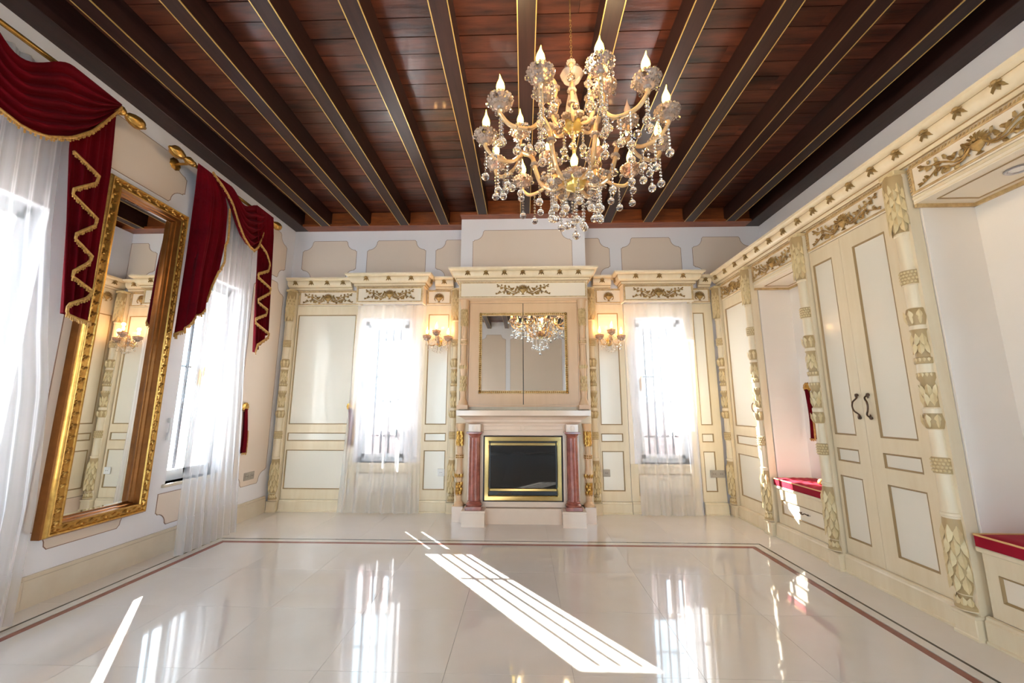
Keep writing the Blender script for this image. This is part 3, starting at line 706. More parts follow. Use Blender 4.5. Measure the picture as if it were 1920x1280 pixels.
# ------------------------------------------------------------------ right wall joinery; local x -> -y world, front face x = 2.32
XRF = 2.325
def rthing(name, yc, label, cat, x=XRF): return thing(name, label, cat, (x, yc, 0), R(-90))
PY = [4.60, 3.965, 3.18, 2.31, 1.45, .75]
plab = ['carved cream pilaster in the right rear corner of the room', 'carved pilaster at the far side of the smaller bench niche', 'carved pilaster between the smaller bench niche and the double wardrobe',
        'carved pilaster between the double wardrobe and the nearest bench niche', 'carved pilaster at the near side of the nearest bench niche', 'carved pilaster closing the near end of the right-hand joinery']
for y_, l_ in zip(PY, plab): pilaster(XRF-.03, y_, R(-90), l_)
def handle_mesh():
    m = MB(); m.tube(bez([(0, -.012, .075), (.012, -.02, .06), (.002, -.028, .045), (-.012, -.032, .03), (-.018, -.034, 0), (-.010, -.032, -.03), (.004, -.026, -.045), (.014, -.018, -.06), (.002, -.012, -.075)], 4), .0055, 6)
    m.ball((0, -.008, .078), .011, 8, 5).ball((0, -.008, -.078), .011, 8, 5).leaf((0, .05), R(100), .04, .018, .006, -.012).leaf((0, -.05), R(-100), .04, .018, .006, -.012)
    m.tube([(0, 0, .078), (0, -.01, .078)], .005, 6).tube([(0, 0, -.078), (0, -.01, -.078)], .005, 6)
    return m.mesh('handle', 'bronze')
ME_H = handle_mesh()
def cornR(y0, y1, t, yc, sp=.2): cornice(t, [(yc-y0, 0), (yc-y1, 0)], sp=sp)
def single(y0, y1, label, hs=1, ca=.06, cb=.06):
    yc = (y0+y1)/2; w = (y0-y1)/2; t = rthing('wardrobe', yc, label, 'wardrobe')
    MB().box(-w, .035, 0, w, .58, 2.6).build('carcass', 'cream', t, smooth=0)
    d = panel_face(t, -w+.005, w-.005, .13, 2.39, ops(-w+.055, w-.05), name='door')
    place('handle', ME_H, d, ((w-.04)*hs, 0, 1.16), scale=(hs, 1, 1))
    frieze(t, -w, w, .50); plinth(t, [(-w, 0), (w, 0)]); cornice(t, [(-w-ca, 0), (w+cb, 0)], sp=.19)
single(4.54, 4.025, 'single-door cream wardrobe beside the right rear corner')
# double wardrobe
y0, y1 = 3.12, 2.37; yc = (y0+y1)/2; w = (y0-y1)/2
t = rthing('wardrobe', yc, 'two-door cream wardrobe with bronze pull handles between the bench niches', 'wardrobe')
MB().box(-w, .035, 0, w, .58, 2.6).build('carcass', 'cream', t, smooth=0)
sp_ = yc-2.81
for a, b, p, q, hs in ((-w+.005, sp_-.001, yc-3.085, yc-2.90, 1), (sp_+.001, w-.005, yc-2.705, yc-2.46, -1)):
    d = panel_face(t, a, b, .13, 2.39, ops(p, q), name='door')
    place('handle', ME_H, d, (b-.028 if hs > 0 else a+.06, 0, 1.165), scale=(hs, 1, 1))
frieze(t, -w, w, .60); plinth(t, [(-w, 0), (w, 0)]); cornice(t, [(-w-.06, 0), (w+.06, 0)], sp=.19)
single(1.39, .81, 'single-door cream wardrobe nearest the camera on the right', -1)
def niche(y0, y1, label, spot_label, cush_label, orn, folds=False):
    yc = (y0+y1)/2; w = (y0-y1)/2; t = rthing('bench_niche', yc, label, 'built-in bench'); D = .345
    MB().box(-w, D, 0, w, .58, 2.6).box(-w-.04, .04, 0, -w, .58, 2.6).box(w, .04, 0, w+.04, .58, 2.6).build('niche_lining', 'niche_gloss', t, smooth=0)
    MB().box(-w, 0, 2.345, w, D, 2.385).box(-w, .05, 2.385, w, D, 2.6).build('soffit', 'ivory', t, smooth=0)
    MB().box(-w, -.002, 2.35, w, -.0, 2.356).box(-w, -.004, 2.372, w, 0, 2.39).build('soffit_lip', 'cream', t, smooth=0)
    s = MB(); a = Matrix.Identity(3)
    rg = MB().ring(-w+.07, .06, w-.07, D-.05, [(0, 0), (.0, .004), (.007, .004), (.009, 0)])
    rg.v = [(x, z, 2.345+y) for x, y, z in rg.v]; rg.build('soffit_moulding', 'glaze', t, smooth=0)
    e = MB().box(-w, D-.014, 2.325, w, D, 2.345).box(-w, 0, 2.325, -w+.014, D, 2.345).box(w-.014, 0, 2.325, w, D, 2.345); e.build('crown_strip', 'pale_gold', t, smooth=0)
    frieze(t, -w, w, orn); cornice(t, [(-w-.065, 0), (w+.065, 0)], sp=.19)
    MB().box(-w, .03, .12, w, D, .43).build('bench_box', 'cream', t, smooth=0)
    d = panel_face(t, -w+.02, w-.02, .13, .43, [(-w+.08, w-.07, .22, .34)], name='drawer', pmt='ivory')
    pm = MB(); pm.tube(bez([(-.05, -.01, .0), (-.03, -.022, .008), (0, -.026, -.004), (.03, -.022, .008), (.05, -.01, 0)], 4), .0045, 6)
    for s_ in (-1, 1): pm.leaf((s_*.04, 0), 0 if s_ > 0 else pi, .03, .02, .008, .006).ball((s_*.04, 0, 0), .008, 6, 4)
    pm.build('pull', 'bronze', d, (.03, .008, .285))
    MB().bbox(-w, -.012, .43, w, D, .455, .005).build('seat_ledge', 'cream', t, smooth=0)
    plinth(t, [(-w, 0), (w, 0)])
    # cushion: thing of its own
    c = thing('seat_cushion', cush_label, 'cushion', (XRF, yc, .457), R(-90))
    def top(u, v):
        x = lerp(-w+.008, w-.008, u); y = lerp(-.012, D-.008, v); ed = min(u, 1-u, v*1.4, (1-v)*1.4); z = .055+.014*min(1, ed*9)
        if folds: z += .004*sin(40*u+9*v)+.003*sin(23*v-12*u)
        return (x, y, z)
    m = MB().grid(top, 28, 18)
    def side(p, q): 
        m.grid(lambda u, v: (lerp(p[0], q[0], u), lerp(p[1], q[1], u), (1-v)*.056), 16, 2)
    x0, x1, ya, yb = -w+.008, w-.008, -.012, D-.008
    side((x0, ya), (x1, ya)); side((x1, ya), (x1, yb)); side((x1, yb), (x0, yb)); side((x0, yb), (x0, ya))
    m.build('cushion_body', 'cushion_velvet', c, smooth=60)
    MB().tube([(x0, ya, .056), (x1, ya, .056), (x1, yb, .056), (x0, yb, .056), (x0, ya, .056)], .0055, 6).build('piping', 'cord_gold', c)
    sp = thing('recessed_spotlight', spot_label, 'spotlight', (XRF+.18, yc+(-.10 if folds else .01), 2.345))
    MB().lathe([(.040, .0), (.052, .0), (.054, -.004), (.05, -.008), (.042, -.007), (.036, .0)], (0, 0, 0), 24, cap=False).build('trim_ring', 'steel_ring', sp)
    MB().lathe([(.001, -.001), (.038, -.001), (.038, 0), (.001, 0)], (0, 0, 0), 20).build('lens', 'socket_white', sp)
    return t
niche(3.90, 3.245, 'recessed bench niche with a drawer between the two wardrobes', 'small round spotlight in the soffit of the smaller bench niche', 'crumpled bright red velvet cushion on the farther bench', .60, True)
niche(2.245, 1.515, 'nearest recessed bench niche at the right edge, glossy cream back', 'round spotlight in the soffit of the nearest bench niche', 'smooth crimson velvet cushion on the nearest bench', .62)

# ------------------------------------------------------------------ sockets
def socket(n, loc, rot, mt, label):
    t = thing('power_socket', label, 'socket', loc, rot); w = .04 if n == 1 else .08
    MB().bbox(-w, -.008, -.04, w, .0, .04, .003).build('cover_plate', mt, t, smooth=0)
    for i in range(n):
        x = 0 if n == 1 else (-.04 if i == 0 else .04)
        MB().lathe([(.026, 0), (.026, .004), (.021, .004), (.02, -.004), (.001, -.004)], (0, 0, 0), 18).build('socket_well', mt, t, (x, -.009, 0), (R(90), 0, 0))
        h = MB().ball((x-.009, -.0085, 0), .004, 6, 4).ball((x+.009, -.0085, 0), .004, 6, 4); h.lathe([(.013, 0), (.001, .0)], (0, 0, 0), 12, cap=False) if False else None
        h.build('contact_holes', 'dark_hole', t)
socket(1, (-.945, 4.649, .43), 0, 'socket_white', 'single white socket left of the fireplace')
socket(1, (.928, 4.649, .433), 0, 'socket_grey', 'single beige socket right of the fireplace')
socket(2, (2.16, 4.648, .432), 0, 'socket_grey', 'double beige socket low on the right rear panelling')
socket(2, (XL+.001, 4.275, .44), R(90), 'socket_grey', 'double grey socket on the white left wall')

# ------------------------------------------------------------------ gilt mirror on the left wall
t = thing('wall_mirror', 'tall gilt-framed mirror hanging on the left wall between the windows', 'mirror', (XL, 2.735, 0), R(90))
w = .325; z0, z1 = .375, 2.76
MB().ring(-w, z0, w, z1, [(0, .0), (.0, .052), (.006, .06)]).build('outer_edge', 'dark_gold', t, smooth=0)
fr = MB().ring(-w+.005, z0+.005, w-.005, z1-.005, [(0, .055), (.003, .076), (.012, .086), (.020, .083), (.026, .074), (.058, .080), (.062, .088), (.068, .091), (.074, .084)]).build('gilt_frame', 'bright_gold', t)
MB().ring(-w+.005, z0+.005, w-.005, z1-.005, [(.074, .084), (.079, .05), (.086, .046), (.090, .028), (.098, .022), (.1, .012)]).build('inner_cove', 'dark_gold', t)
MB().ring(-w+.095, z0+.095, w-.095, z1-.095, [(0, .018), (.02, .0165)]).build('mirror_bevel', 'mirror_glass', t, smooth=0)
MB().box(-w+.1, -.0165, z0+.1, w-.1, -.004, z1-.1).build('mirror_glass', 'mirror_glass', t, smooth=0)
c = MB()
def run(a, b, fixed, horiz):
    n = int(abs(b-a)/.036)
    for i in range(n):
        s_ = a+(b-a)*(i+.5)/n; k = i % 4
        x, z = (s_, fixed) if horiz else (fixed, s_)
        an = (0 if horiz else pi/2)+(R(35) if i % 2 else R(-35))
        c.leaf((x, z), an, .038, .022, .012, -.074); c.leaf((x, z), an+pi*.8, .026, .016, .010, -.074)
        if k == 0: c.ball((x, -.078, z), .010, 6, 4)
run(-w+.03, w-.03, z0+.043, True); run(-w+.03, w-.03, z1-.043, True); run(z0+.05, z1-.05, -w+.043, False); run(z0+.05, z1-.05, w-.043, False)
c.build('carved_scrollwork', 'bright_gold', t)

# ------------------------------------------------------------------ curtains
def sheer(label, ztop, edgeA, edgeB, base, axis, nf, amp, seed, hem=True, group=None, zb=.012):
    rnd = random.Random(seed); ph = rnd.random()*6; ph2 = rnd.random()*6
    def P(u, v):
        z = lerp(ztop, zb, v); a = interp(edgeA, 1-z/ztop); b = interp(edgeB, 1-z/ztop)
        q = u+.010*sin(2*pi*u*2.3+ph)*(v)
        s_ = lerp(a, b, q); A = amp*(.35+.65*v)*(1+.35*sin(7*u+ph2))
        d = A*sin(2*pi*nf*u+ph+.5*sin(3*u+2*v+ph2))+A*.35*sin(2*pi*nf*2.1*u+ph2+v)
        return (s_, base+interp([(0, 0), (.6, -.0), (1, -.02)] if axis != 'L' else [(0, 0), (.5, 0), (1, -.09)], v)+d, z)
    m = MB().grid(P, nf*12, 26)
    if axis == 'L': m.v = [(XL-(y-XL) if False else -y, x, z) for x, y, z in m.v]
    o = m.build('sheer_curtain', 'sheer', None, smooth=180, label=label, cat='curtain', group=group)
    hv = 1-.27/ztop
    h = MB().grid(lambda u, v: (lambda p: (p[0], p[1]-.004, p[2]))(P(u, lerp(hv, 1, v))), nf*12, 4)
    if axis == 'L': h.v = [(-y, x, z) for x, y, z in h.v]
    h.build('hem', 'sheer_hem', o, smooth=180)
    return o
sheer('sheer white curtain at the left rear window, flaring to the left', 2.374, [(0, -2.0), (.45, -2.03), (1, -2.085)], [(0, -1.20), (1, -1.16)], 4.57, 'B', 6, .018, 3)
sheer('sheer white curtain at the right rear window', 2.374, [(0, 1.19), (.5, 1.215), (.75, 1.26), (1, 1.27)], [(0, 1.985), (.5, 1.95), (1, 1.935)], 4.57, 'B', 5, .018, 5)
# for the left wall: base is -x, along is y
sheer('sheer white curtain hanging below the far red swag by the mirror', 3.13, [(0, 3.22), (.35, 3.26), (.6, 3.30), (.85, 3.24), (1, 3.22)], [(0, 3.78), (.5, 3.86), (1, 3.87)], 2.80, 'L', 8, .025, 8)
sheer('sheer white curtain at the left edge of the photo, nearest the camera', 3.13, [(0, 1.30), (1, 1.30)], [(0, 2.07), (.3, 2.13), (.6, 2.26), (.8, 2.275), (1, 2.24)], 2.815, 'L', 10, .03, 11)

def fringe_tube(m, pts, r=.011):
    pts = [Vector(p) for p in pts]; m.tube(pts, r, 6)
    # tassel strands below the braid
    return m
def fringe(parent, pts, name='gold_fringe', drop=.028):
    P = []
    for a, b in zip(pts, pts[1:]):
        a = Vector(a); b = Vector(b); n = max(1, int((b-a).length/.012))
        P += [a.lerp(b, i/n) for i in range(n)]
    P.append(Vector(pts[-1])); m = MB().tube(P[::2] if len(P) > 6 else P, .008, 6)
    for i, p in enumerate(P):
        m.tube([p, p+Vector((.003, .002*sin(i*2.1), -drop*(.85+.15*sin(i*1.7))))], .0042, 4, cap=True)
    return m.build(name, 'fringe', parent)
def swag_set(yc, label, zr=3.167, spec=None):
    t = thing('swag_valance', label, 'valance', (-2.74, yc, zr))
    hw = .51; T = Vector((-2.74, yc, zr))
    def L(x, y, z): return (x-T.x, y-T.y, z-T.z)
    # central swag
    sa, sb = spec['swag']; bot = spec['bottom']
    def sw(u, v):
        y = lerp(sa, sb, u)
        # bottom edge from the measured table, top edge dips slightly below the rod
        zt = zr+.012-spec['dip']*(1+cos(2*pi*(2*u-spec['gap']))) if abs(2*u-spec['gap']) < .5 else zr+.012; zb_ = interp(bot, y)
        z = lerp(zt, zb_, v**.9)
        x = -2.745+.03+.045*sin(pi*u)*(.4+.6*v)+.024*sin(2*pi*6*v+1.2*sin(pi*u))*min(1, 6*u*(1-u)+.15)*min(1, v*8)
        return L(x, y, z)
    s = MB().grid(sw, 40, 48).build('swag', 'velvet', t, smooth=180)
    fringe(s, [sw(i/40, 1.0) for i in range(41)])
    for side in ('left', 'right'):
        yl, yr, bot_, zig, xo, wall = spec[side]
        def tl(u, v, yl=yl, yr=yr, bot_=bot_, xo=xo, wall=wall):
            zb_ = interp(bot_, u); z = lerp(zr+.012, zb_, v)
            ya = interp(yl, -z); yb = interp(yr, -z); y = lerp(ya, yb, u); f = min(1, v*6)
            x = -2.745+xo+(.020*sin(2*pi*spec['pl']*u+.6*v+1)*(.35+.65*v)+.008*sin(2*pi*spec['pl']*2.3*u))*f
            if wall:                                           # outer edge returns to the wall
                k = 1+.052*min(1, v*5)*max(0, 1-u*2.2); x *= k; y *= k; z = 1.15+(z-1.15)*k
            return L(x, y, z)
        g = MB().grid(tl, 40, 30).build('tail', 'velvet', t, smooth=180)
        fringe(g, [L(-2.745+xo+.036, y, z) for y, z in zig])
        if spec.get(side+'_hem'): fringe(g, [tl(i/40, 1.0) for i in range(41)])
    return t
u2 = dict(dip=.045, gap=1.02, swag=(3.08, 3.84), bottom=[(3.08, 3.19), (3.17, 3.12), (3.279, 3.005), (3.372, 2.845), (3.45, 2.75), (3.537, 2.70), (3.62, 2.69), (3.70, 2.77), (3.78, 2.95), (3.84, 3.16)], pl=4,
          left=([(-3.2, 2.935), (-1.6, 2.935)], [(-3.2, 3.11), (-3.08, 3.23), (-2.95, 3.285), (-2.63, 3.30), (-2.3, 3.26), (-1.6, 3.25)], [(0, 1.70), (.42, 1.80), (.50, 1.89), (.72, 1.93), (.84, 2.02), (.92, 2.10), (1, 2.35)],
                [(3.285, 2.95), (3.305, 2.80), (3.315, 2.66), (3.29, 2.60), (3.305, 2.45), (3.268, 2.36)], .02, True), left_hem=True,
          right=([(-3.2, 3.62), (-2.78, 3.70), (-2.2, 3.755), (-1.7, 3.815)], [(-3.2, 3.90), (-1.9, 3.98)], [(0, 1.69), (.3, 1.74), (1, 1.905)],
                 [(3.70, 2.787), (3.80, 2.74), (3.875, 2.642), (3.862, 2.57), (3.711, 2.485), (3.715, 2.45), (3.924, 2.396), (3.924, 2.35), (3.755, 2.23), (3.76, 2.20), (3.911, 2.161), (3.90, 2.11), (3.749, 2.03), (3.75, 1.99), (3.976, 1.919), (3.97, 1.88), (3.818, 1.78), (3.80, 1.70)], .05, False))
swag_set(3.46, 'crimson velvet swag and tails with gold fringe over the far left window', spec=u2)
u1 = dict(dip=.085, gap=.85, swag=(1.36, 2.29), bottom=[(1.36, 3.17), (1.44, 2.98), (1.56, 2.76), (1.68, 2.65), (1.80, 2.615), (1.90, 2.64), (2.02, 2.725), (2.13, 2.856), (2.204, 2.99), (2.29, 3.16)], pl=3,
          left=([(-3.2, 1.27), (-1.6, 1.27)], [(-3.2, 1.45), (-1.6, 1.58)], [(0, 1.69), (.5, 1.8), (1, 2.3)], [(1.6, 2.6), (1.45, 2.5), (1.56, 2.35), (1.4, 2.2), (1.5, 2.05), (1.36, 1.9)], .0, False), left_hem=True,
          right=([(-3.2, 2.03), (-2.68, 2.07), (-1.7, 2.195)], [(-3.2, 2.285), (-2.7, 2.318), (-1.7, 2.335)], [(0, 1.71), (1, 1.675)],
                 [(2.075, 2.678), (2.232, 2.612), (2.225, 2.56), (2.115, 2.455), (2.115, 2.42), (2.267, 2.338), (2.262, 2.29), (2.172, 2.195), (2.172, 2.16), (2.277, 2.091), (2.27, 2.05), (2.195, 1.965), (2.195, 1.93), (2.313, 1.876), (2.30, 1.83), (2.2, 1.759), (2.2, 1.70), (2.26, 1.685), (2.335, 1.675)], .0, False))
swag_set(1.79, 'crimson velvet swag with zigzag gold fringe at the top left of the photo', spec=u1)
def rod_bracket(t, s_, h):
    m = MB().lathe([(.05, 0), (.052, .006), (.036, .016), (.014, .02)], (0, 0, 0), 18, wob=.05, wn=9); m.v = [(-.155+z, s_*(h-.0)+x, y) for x, y, z in m.v]
    m.tube([(0, s_*h, 0), (-.15, s_*h, 0)], .011, 8).ball((0, s_*h, 0), .026, 12, 8); m.build('bracket', 'bright_gold', t)
def rod(y0, y1, label):
    t = thing('curtain_rod', label, 'curtain rod', (-2.765, (y0+y1)/2, 3.167)); h = (y1-y0)/2
    MB().tube([(0, -h, 0), (0, h, 0)], .015, 12).build('pole', 'bright_gold', t)
    fin = [(.006, 0), (.022, .005), (.026, .02), (.03, .045), (.022, .065), (.012, .075), (.012, .085), (.024, .095), (.036, .13), (.040, .165), (.034, .19), (.018, .205), (.01, .222), (.002, .226)]
    for s_ in (-1, 1):
        MB().lathe([(r*1.12, z*1.0) for r, z in fin], (0, 0, 0), 16, wob=.03, wn=6).build('finial', 'bright_gold', t, (0, s_*h, 0), (R(-90)*s_, 0, 0))
    for s_ in (-1, 1): MB().tube([(0, s_*(h-.02), 0), (-.155, s_*(h-.02), 0)], .011, 8).lathe([(.001, 0), (.04, 0), (.045, .006), (.03, .014), (.012, .02)], (0, 0, 0), 16).build('bracket', 'bright_gold', t) if False else rod_bracket(t, s_, h)
rod(2.93, 3.92, 'gilt curtain rod with turned finials above the far left window'); rod(1.29, 2.285, 'gilt curtain rod with turned finials at the top left of the photo')
def tieback(loc, rot, label, L_=.45):
    t = thing('curtain_tieback', label, 'tieback', loc, rot)
    m = MB().lathe([(.001, .034), (.016, .032), (.022, .024), (.044, .018), (.048, .008), (.036, 0)], (0, 0, 0), 20, wob=.06, wn=10)
    m.build('rosette', 'bright_gold', t, (0, 0, 0), (R(90), 0, 0))
    def f(u, v):
        z = -.02-L_*v; return (lerp(-.022, .022, u)*(1+.35*v)+.03*sin(2.2*v), -.022-.012*sin(pi*u)-.01*v, z)
    b = MB().grid(f, 6, 20).grid(lambda u, v: (lambda p: (p[0], -.006, p[2]))(f(u, v)), 6, 20).build('velvet_band', 'velvet', t, smooth=180)
    fringe(b, [f(1, i/12) for i in range(6, 13)]+[f(1-i/4, 1) for i in range(1, 5)], drop=.018)
tieback((XL+.001, 4.095, 1.16), R(90), 'limp red velvet tieback on a gilt rosette, left wall')
tieback((XRF+.344, 3.80, 1.345), R(-90), 'red velvet tieback on a gilt rosette inside the smaller bench niche')
tieback((-2.035, YFc-.0, 1.17), 0, 'red tieback half hidden behind the left rear sheer curtain', .42)
def crank(loc, rot, label, group=None):
    t = thing('shutter_crank', label, 'crank', loc, rot)
    MB().tube([(0, -.012, 0), (0, -.012, .14)], .006, 6).build('rod', 'white_frame', t)
    for a_, b_ in ((-.03, .03), (.11, .15)): MB().bbox(-.012, -.02, a_, .012, 0, b_, .002).build('clip', 'white_frame', t, smooth=0)
crank((-2.005, 4.667, .20), 0, 'small white shutter crank low beside the left rear window')
crank((XL+.001, 3.225, .92), R(90), 'white shutter crank beside the far left window')
# little gold tassel ball on the farther cushion
t = thing('gold_tassel', 'little round gold tassel lying on the crumpled red cushion', 'tassel', (2.47, 3.50, .522))
MB().ball((0, 0, .026), .026, 12, 8).build('head', 'fringe', t)
m = MB()
for i in range(14):
    a = 2*pi*i/14; m.leaf((0, .026), a, .036, .014, .006, 0)
m.v = [(x, z*.9-.026*.0-.0, y+.02) for x, y, z in [(v[0], v[1], v[2]-.026) for v in m.v]]
m.build('petal_fringe', 'cord_gold', t)

# ------------------------------------------------------------------ candle fittings
def flame_mesh(s=1, mt='bulb_glow'):
    m = MB(); pr = [(.006, 0), (.011, .006), (.0165, .018), (.018, .030), (.0155, .044), (.010, .058), (.0055, .070), (.003, .082), (.001, .094)]
    b = len(m.v); m.lathe([(r*s, z*s) for r, z in pr], (0, 0, 0), 14)
    m.v = [(x+max(0, z/s-.045)**2*2.2*s, y, z) for x, y, z in m.v]
    return m.mesh('flame_bulb', mt)
ME_FL = flame_mesh(1.2); ME_FO = flame_mesh(1.15, 'bulb_off'); ME_FS = flame_mesh(.92, 'bulb_bright')
def cup_mesh(r=.062):
    m = MB().lathe([(.008, -.03), (.016, -.026), (.02, -.018), (r*.55, -.012), (r*.86, .004), (r, .03), (r*.93, .036), (r*.8, .014), (r*.5, -.002), (.012, -.006)], (0, 0, 0), 24, wob=.09, wn=8)
    for i in range(18):
        a = 2*pi*i/18
        for rr, zz, q in ((r*.97, .028, .0075), (r*.86, .008, .0085), (r*.62, -.008, .007)): m.ball((rr*cos(a+zz*9), rr*sin(a+zz*9), zz), q, 6, 4)
    return m.mesh('bobeche', 'peach_crystal')
ME_CUP = cup_mesh(); ME_CUPS = cup_mesh(.047)
ME_SL = MB().tube([(0, 0, -.01), (0, 0, .066)], .0135, 10).mesh('candle_sleeve', 'candle_brown')
ME_SLS = MB().tube([(0, 0, -.01), (0, 0, .055)], .0075, 8).mesh('candle_sleeve', 'cord_gold')
ME_CB = MB().ball((0, 0, 0), .023, 10, 8).mesh('crystal_ball', 'crystal', 20)
ME_CB2 = MB().ball((0, 0, 0), .0185, 10, 7).mesh('crystal_ball', 'crystal', 20)
ME_CB3 = MB().ball((0, 0, 0), .0115, 8, 6).mesh('crystal_drop', 'crystal', 20)
_st = {}
def strand_mesh(L, big=True):
    k = (round(L, 3), big)
    if k not in _st:
        m = MB(); n = max(1, int(L/.019))
        for i in range(n): m.ball((0, 0, -L*(i+.5)/n), .0074, 6, 4)
        m.tube([(0, 0, 0), (0, 0, -L)], .0012, 3)
        m.ball((0, 0, -L-.018), .0215 if big else .013, 10, 8)
        _st[k] = m.mesh('crystal_strand', 'crystal', 25)
    return _st[k]
CC = Vector((.285, 2.0, 0))
ch = thing('chandelier', 'large gilt and crystal chandelier with eighteen flame bulbs hanging from the beams', 'chandelier', (CC.x, CC.y, 2.36))
OZ = 2.36
def cp(name, me, loc, rot=(0, 0, 0), parent=ch, scale=None, label=None): return place(name, me, parent, (loc[0], loc[1], loc[2]-(OZ if parent is ch else 0)), rot, scale, label)
# stem
m = MB(); z = 3.12; i = 0
while z < 3.42:
    a = i % 2*pi/2
    m.tube([(.006*cos(q)*cos(a), .006*cos(q)*sin(a), z+.011+.012*sin(q)) for q in [2*pi*k/8 for k in range(9)]], .0016, 4, cap=False); z += .018; i += 1
cp('chain', m.mesh('chain', 'old_gold'), (0, 0, 0))
m = MB().lathe([(.008, 3.0), (.05, 3.02), (.066, 3.05), (.05, 3.085), (.018, 3.115), (.006, 3.125)], (0, 0, 0), 20, wob=.03, wn=12); cp('crown_bowl', m.mesh('crown_bowl', 'opal_glass'), (0, 0, 0))
m = MB().lathe([(.014, 3.02), (.018, 2.98), (.024, 2.92), (.036, 2.86), (.04, 2.82), (.026, 2.79), (.018, 2.785)], (0, 0, 0), 18); cp('baluster', m.mesh('baluster', 'opal_glass'), (0, 0, 0))
cp('hook', MB().tube([(0, 0, 3.42), (0, 0, ZC+.2)], .004, 6).mesh('hook', 'old_gold'), (0, 0, 0))
m = MB().lathe([(.012, 2.685), (.035, 2.69), (.056, 2.71), (.058, 2.735), (.03, 2.75), (.018, 2.79)], (0, 0, 0), 22); cp('upper_dish', m.mesh('upper_dish', 'gold_dish'), (0, 0, 0))
m = MB().lathe([(.008, 2.315), (.02, 2.325), (.05, 2.34), (.066, 2.37), (.07, 2.385), (.03, 2.39), (.012, 2.40)], (0, 0, 0), 22); cp('lower_dish', m.mesh('lower_dish', 'gold_dish'), (0, 0, 0))
cp('stem', MB().tube([(0, 0, 2.69), (0, 0, 2.39)], .008, 8).mesh('stem', 'amber_glass'), (0, 0, 0))
ra, zc, rc = R(-129), 2.615, .49
def polar(r, a, z): return Vector((r*cos(a), r*sin(a), z))
# arm meshes are built once, turned by copies
J = .29
arm = MB().tube(bez([(.05, 0, 2.37), (.12, 0, 2.345), (.18, 0, 2.38), (.215, 0, 2.47), (.235, 0, 2.555), (J, 0, 2.59)], 6), .0125, 8).mesh('main_arm', 'amber_glass')
def branch(da, r, z0, zc_):
    e = Vector((r*cos(da), r*sin(da), 0)); j = Vector((J, 0, 0)); mid = j.lerp(e, .5)
    return MB().tube(bez([(J, 0, 2.59), (lerp(j.x, e.x, .3), lerp(j.y, e.y, .3), z0), (lerp(j.x, e.x, .75), lerp(j.y, e.y, .75), z0-.005), (e.x, e.y, zc_-.05), (e.x, e.y, zc_-.028)], 6), .0105, 8).mesh('branch_arm', 'amber_glass')
brA, brB = branch(R(-14.5), rc, 2.52, zc), branch(R(14.5), rc, 2.52, zc)
brC = MB().tube(bez([(J, 0, 2.59), (.30, 0, 2.61), (.305, 0, 2.64), (.30, 0, 2.68)], 5), .0095, 8).mesh('branch_arm', 'amber_glass')
upc = MB().tube(bez([(.04, 0, 2.72), (.09, 0, 2.70), (.125, 0, 2.74), (.12, 0, 2.84), (.10, 0, 2.92), (.115, 0, 2.975), (.15, 0, 2.98), (.165, 0, 2.955)], 5), .0095, 8).mesh('crook', 'amber_glass')
ros = MB()
for i in range(8):
    a = 2*pi*i/8; ros.ball((.016*cos(a), .016*sin(a), 0), .011, 6, 4)
ros.ball((0, 0, .004), .013, 8, 5); ME_RO = ros.mesh('glass_rosette', 'peach_crystal')
k_un = 0
for k in range(6):
    a = ra+k*pi/3; rot = (0, 0, a)
    am = cp('main_arm', arm, (0, 0, 0), rot)
    for q, (r_, z_) in enumerate(((.10, 2.36), (.17, 2.39), (.22, 2.49), (.235, 2.56))): place('glass_rosette', ME_RO, am, (r_, 0, z_+.018))
    place('crystal_ball', ME_CB, am, (J-.005, 0, 2.625))
    for mesh_ in (brA, brB, brC):
        bo = cp('branch_arm', mesh_, (0, 0, 0), rot)
    for da, rr, zz in ((-14.5, rc, zc), (14.5, rc, zc), (3, .30, 2.70)):
        p = polar(rr, a+R(da), zz)
        c = cp('candle_cup', ME_CUP, p, (0, 0, a), scale=(.9, .9, .9) if zz > 2.65 else None)
        place('candle_sleeve', ME_SL, c, (0, 0, .0)); off = (k == 2 and zz > 2.65)
        place('flame_bulb', ME_FO if off else ME_FL, c, (0, 0, .064), (0, 0, random.random()*6), label='unlit flame bulb' if off else None)
        for j in range(5): place('crystal_drop', ME_CB3, c, (.064*cos(j*2*pi/5+.4), .064*sin(j*2*pi/5+.4), .0))
    # strands and balls from arms
    for da, rr, zz, L in ((-14.5, rc+.0, zc-.03, .16), (14.5, rc, zc-.03, .18), (-9, .42, 2.51, .12), (9, .42, 2.51, .16), (-20, .45, zc-.01, .13), (20, .45, zc-.01, .11), (0, .30, 2.57, .21), (-6, .36, 2.52, .10),
                          (7, .37, 2.52, .13), (3, .31, 2.66, .16), (-7, .20, 2.45, .14)):
        p = polar(rr, a+R(da), zz); cp('crystal_strand', strand_mesh(L), p)
    for da, rr, zz in ((-25, .22, 2.66), (18, .25, 2.55), (-14, .34, 2.56), (0, .15, 2.42)):
        cp('crystal_ball', ME_CB2 if rr < .3 else ME_CB, polar(rr, a+R(da), zz))
    # crooks above
    a2 = a+R(30); cr = cp('crook', upc, (0, 0, 0), (0, 0, a2))
    for r_, z_ in ((.125, 2.76), (.12, 2.84), (.105, 2.93), (.15, 2.985)): place('glass_rosette', ME_RO, cr, (r_+.0, 0, z_))
    cp('crystal_strand', strand_mesh(.05), polar(.165, a2, 2.95))
    cp('glass_rosette', ME_RO, polar(.075, a2, 2.72)); cp('glass_rosette', ME_RO, polar(.075, a, 2.74))
for i in range(12):
    a = 2*pi*i/12; cp('crystal_strand', strand_mesh(.125 if i % 2 else .155), polar(.13, a, 2.335))
    cp('glass_rosette', ME_RO, polar(.115, a, 2.35))
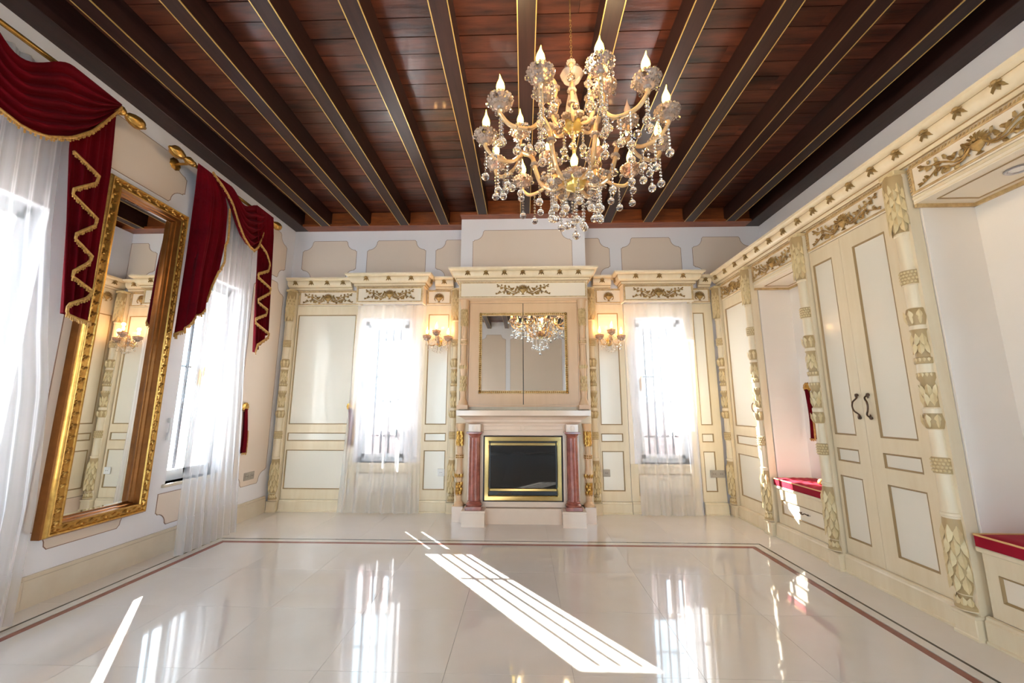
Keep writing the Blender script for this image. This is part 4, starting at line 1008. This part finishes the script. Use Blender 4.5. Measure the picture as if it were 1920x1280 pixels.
for i in range(6):
    a = 2*pi*i/6+.3; cp('crystal_strand', strand_mesh(.12), polar(.06, a, 2.69))
cp('crystal_strand', strand_mesh(.235), (0, 0, 2.315))
for a in (0, 2.1, 4.2): cp('crystal_strand', strand_mesh(.17), polar(.05, a+.5, 2.32))
for i in range(3):
    pl_ = bpy.data.lights.new('candle_light', 'POINT'); pl_.energy = 7; pl_.color = (1, .72, .4); pl_.shadow_soft_size = .05
    po = bpy.data.objects.new('candle_light', pl_); COL.objects.link(po); po.parent = ch; po.location = polar(.38, 2.1*i+.6, .42)
c = cp('candle_cup', ME_CUP, (0, 0, 2.40)); place('flame_bulb', ME_FL, c, (.0, 0, .064)); place('candle_sleeve', ME_SL, c, (0, 0, 0))

def sconce(x, label):
    t = thing('wall_sconce', label, 'wall lamp', (x, YFc, 1.93))
    MB().lathe([(.001, .02), (.02, .018), (.035, .008), (.038, 0)], (0, 0, 0), 18, 1, 1.4).build('back_plate', 'gold_dish', t, (0, 0, 0), (R(90), 0, 0))
    MB().lathe([(.004, -.05), (.016, -.03), (.02, -.01), (.012, .02), (.02, .05), (.008, .09)], (0, -.07, 0), 14).tube([(0, 0, 0), (0, -.07, 0)], .007, 6).build('hub', 'opal_glass', t)
    for ax, ay, az, rz in ((-.13, -.09, .035, 0), (.12, -.09, .025, 0), (-.005, -.16, .08, 0)):
        m = MB().tube(bez([(0, -.07, 0), (ax*.35, lerp(-.07, ay, .35), -.045), (ax*.8, lerp(-.07, ay, .8), -.04), (ax, ay, az-.01)], 5), .0065, 6)
        m.build('arm', 'amber_glass', t)
        c = place('candle_cup', ME_CUPS, t, (ax, ay, az)); place('candle_sleeve', ME_SLS, c, (0, 0, .0)); place('flame_bulb', ME_FS, c, (0, 0, .052))
        for j in range(4): place('crystal_drop', ME_CB3, c, (.042*cos(j*1.57), .042*sin(j*1.57), -.02))
        place('crystal_strand', strand_mesh(.03, False), c, (0, 0, -.03))
    for ax, ay, az in ((-.13, -.09, .13), (.12, -.09, .12), (0, -.16, .18)):
        pl_ = bpy.data.lights.new('candle_light', 'POINT'); pl_.energy = .42; pl_.color = (1, .50, .17); pl_.shadow_soft_size = .02
        po = bpy.data.objects.new('candle_light', pl_); COL.objects.link(po); po.parent = t; po.location = (ax, ay-.0, az+.03)
    for dx, dz, L in ((-.05, -.04, .05), (.05, -.04, .05), (0, -.05, .06), (-.025, .06, .02), (.03, .06, .02), (-.08, -.02, .03), (.08, -.02, .03), (-.11, -.03, .05), (.11, -.03, .05), (-.03, -.07, .03), (.03, -.07, .04), (-.06, .03, .03), (.06, .03, .03)):
        place('crystal_strand', strand_mesh(L, False), t, (dx, -.085, dz))
    for dx, dy, dz in ((-.04, -.1, .02), (.04, -.1, .03), (0, -.12, .0), (-.09, -.1, .0), (.085, -.1, .0), (0, -.08, .10)): place('crystal_ball', ME_CB3, t, (dx, dy, dz))
sconce(-1.012, 'three-light crystal wall sconce left of the fireplace cabinet'); sconce(1.02, 'three-light crystal wall sconce right of the fireplace cabinet')
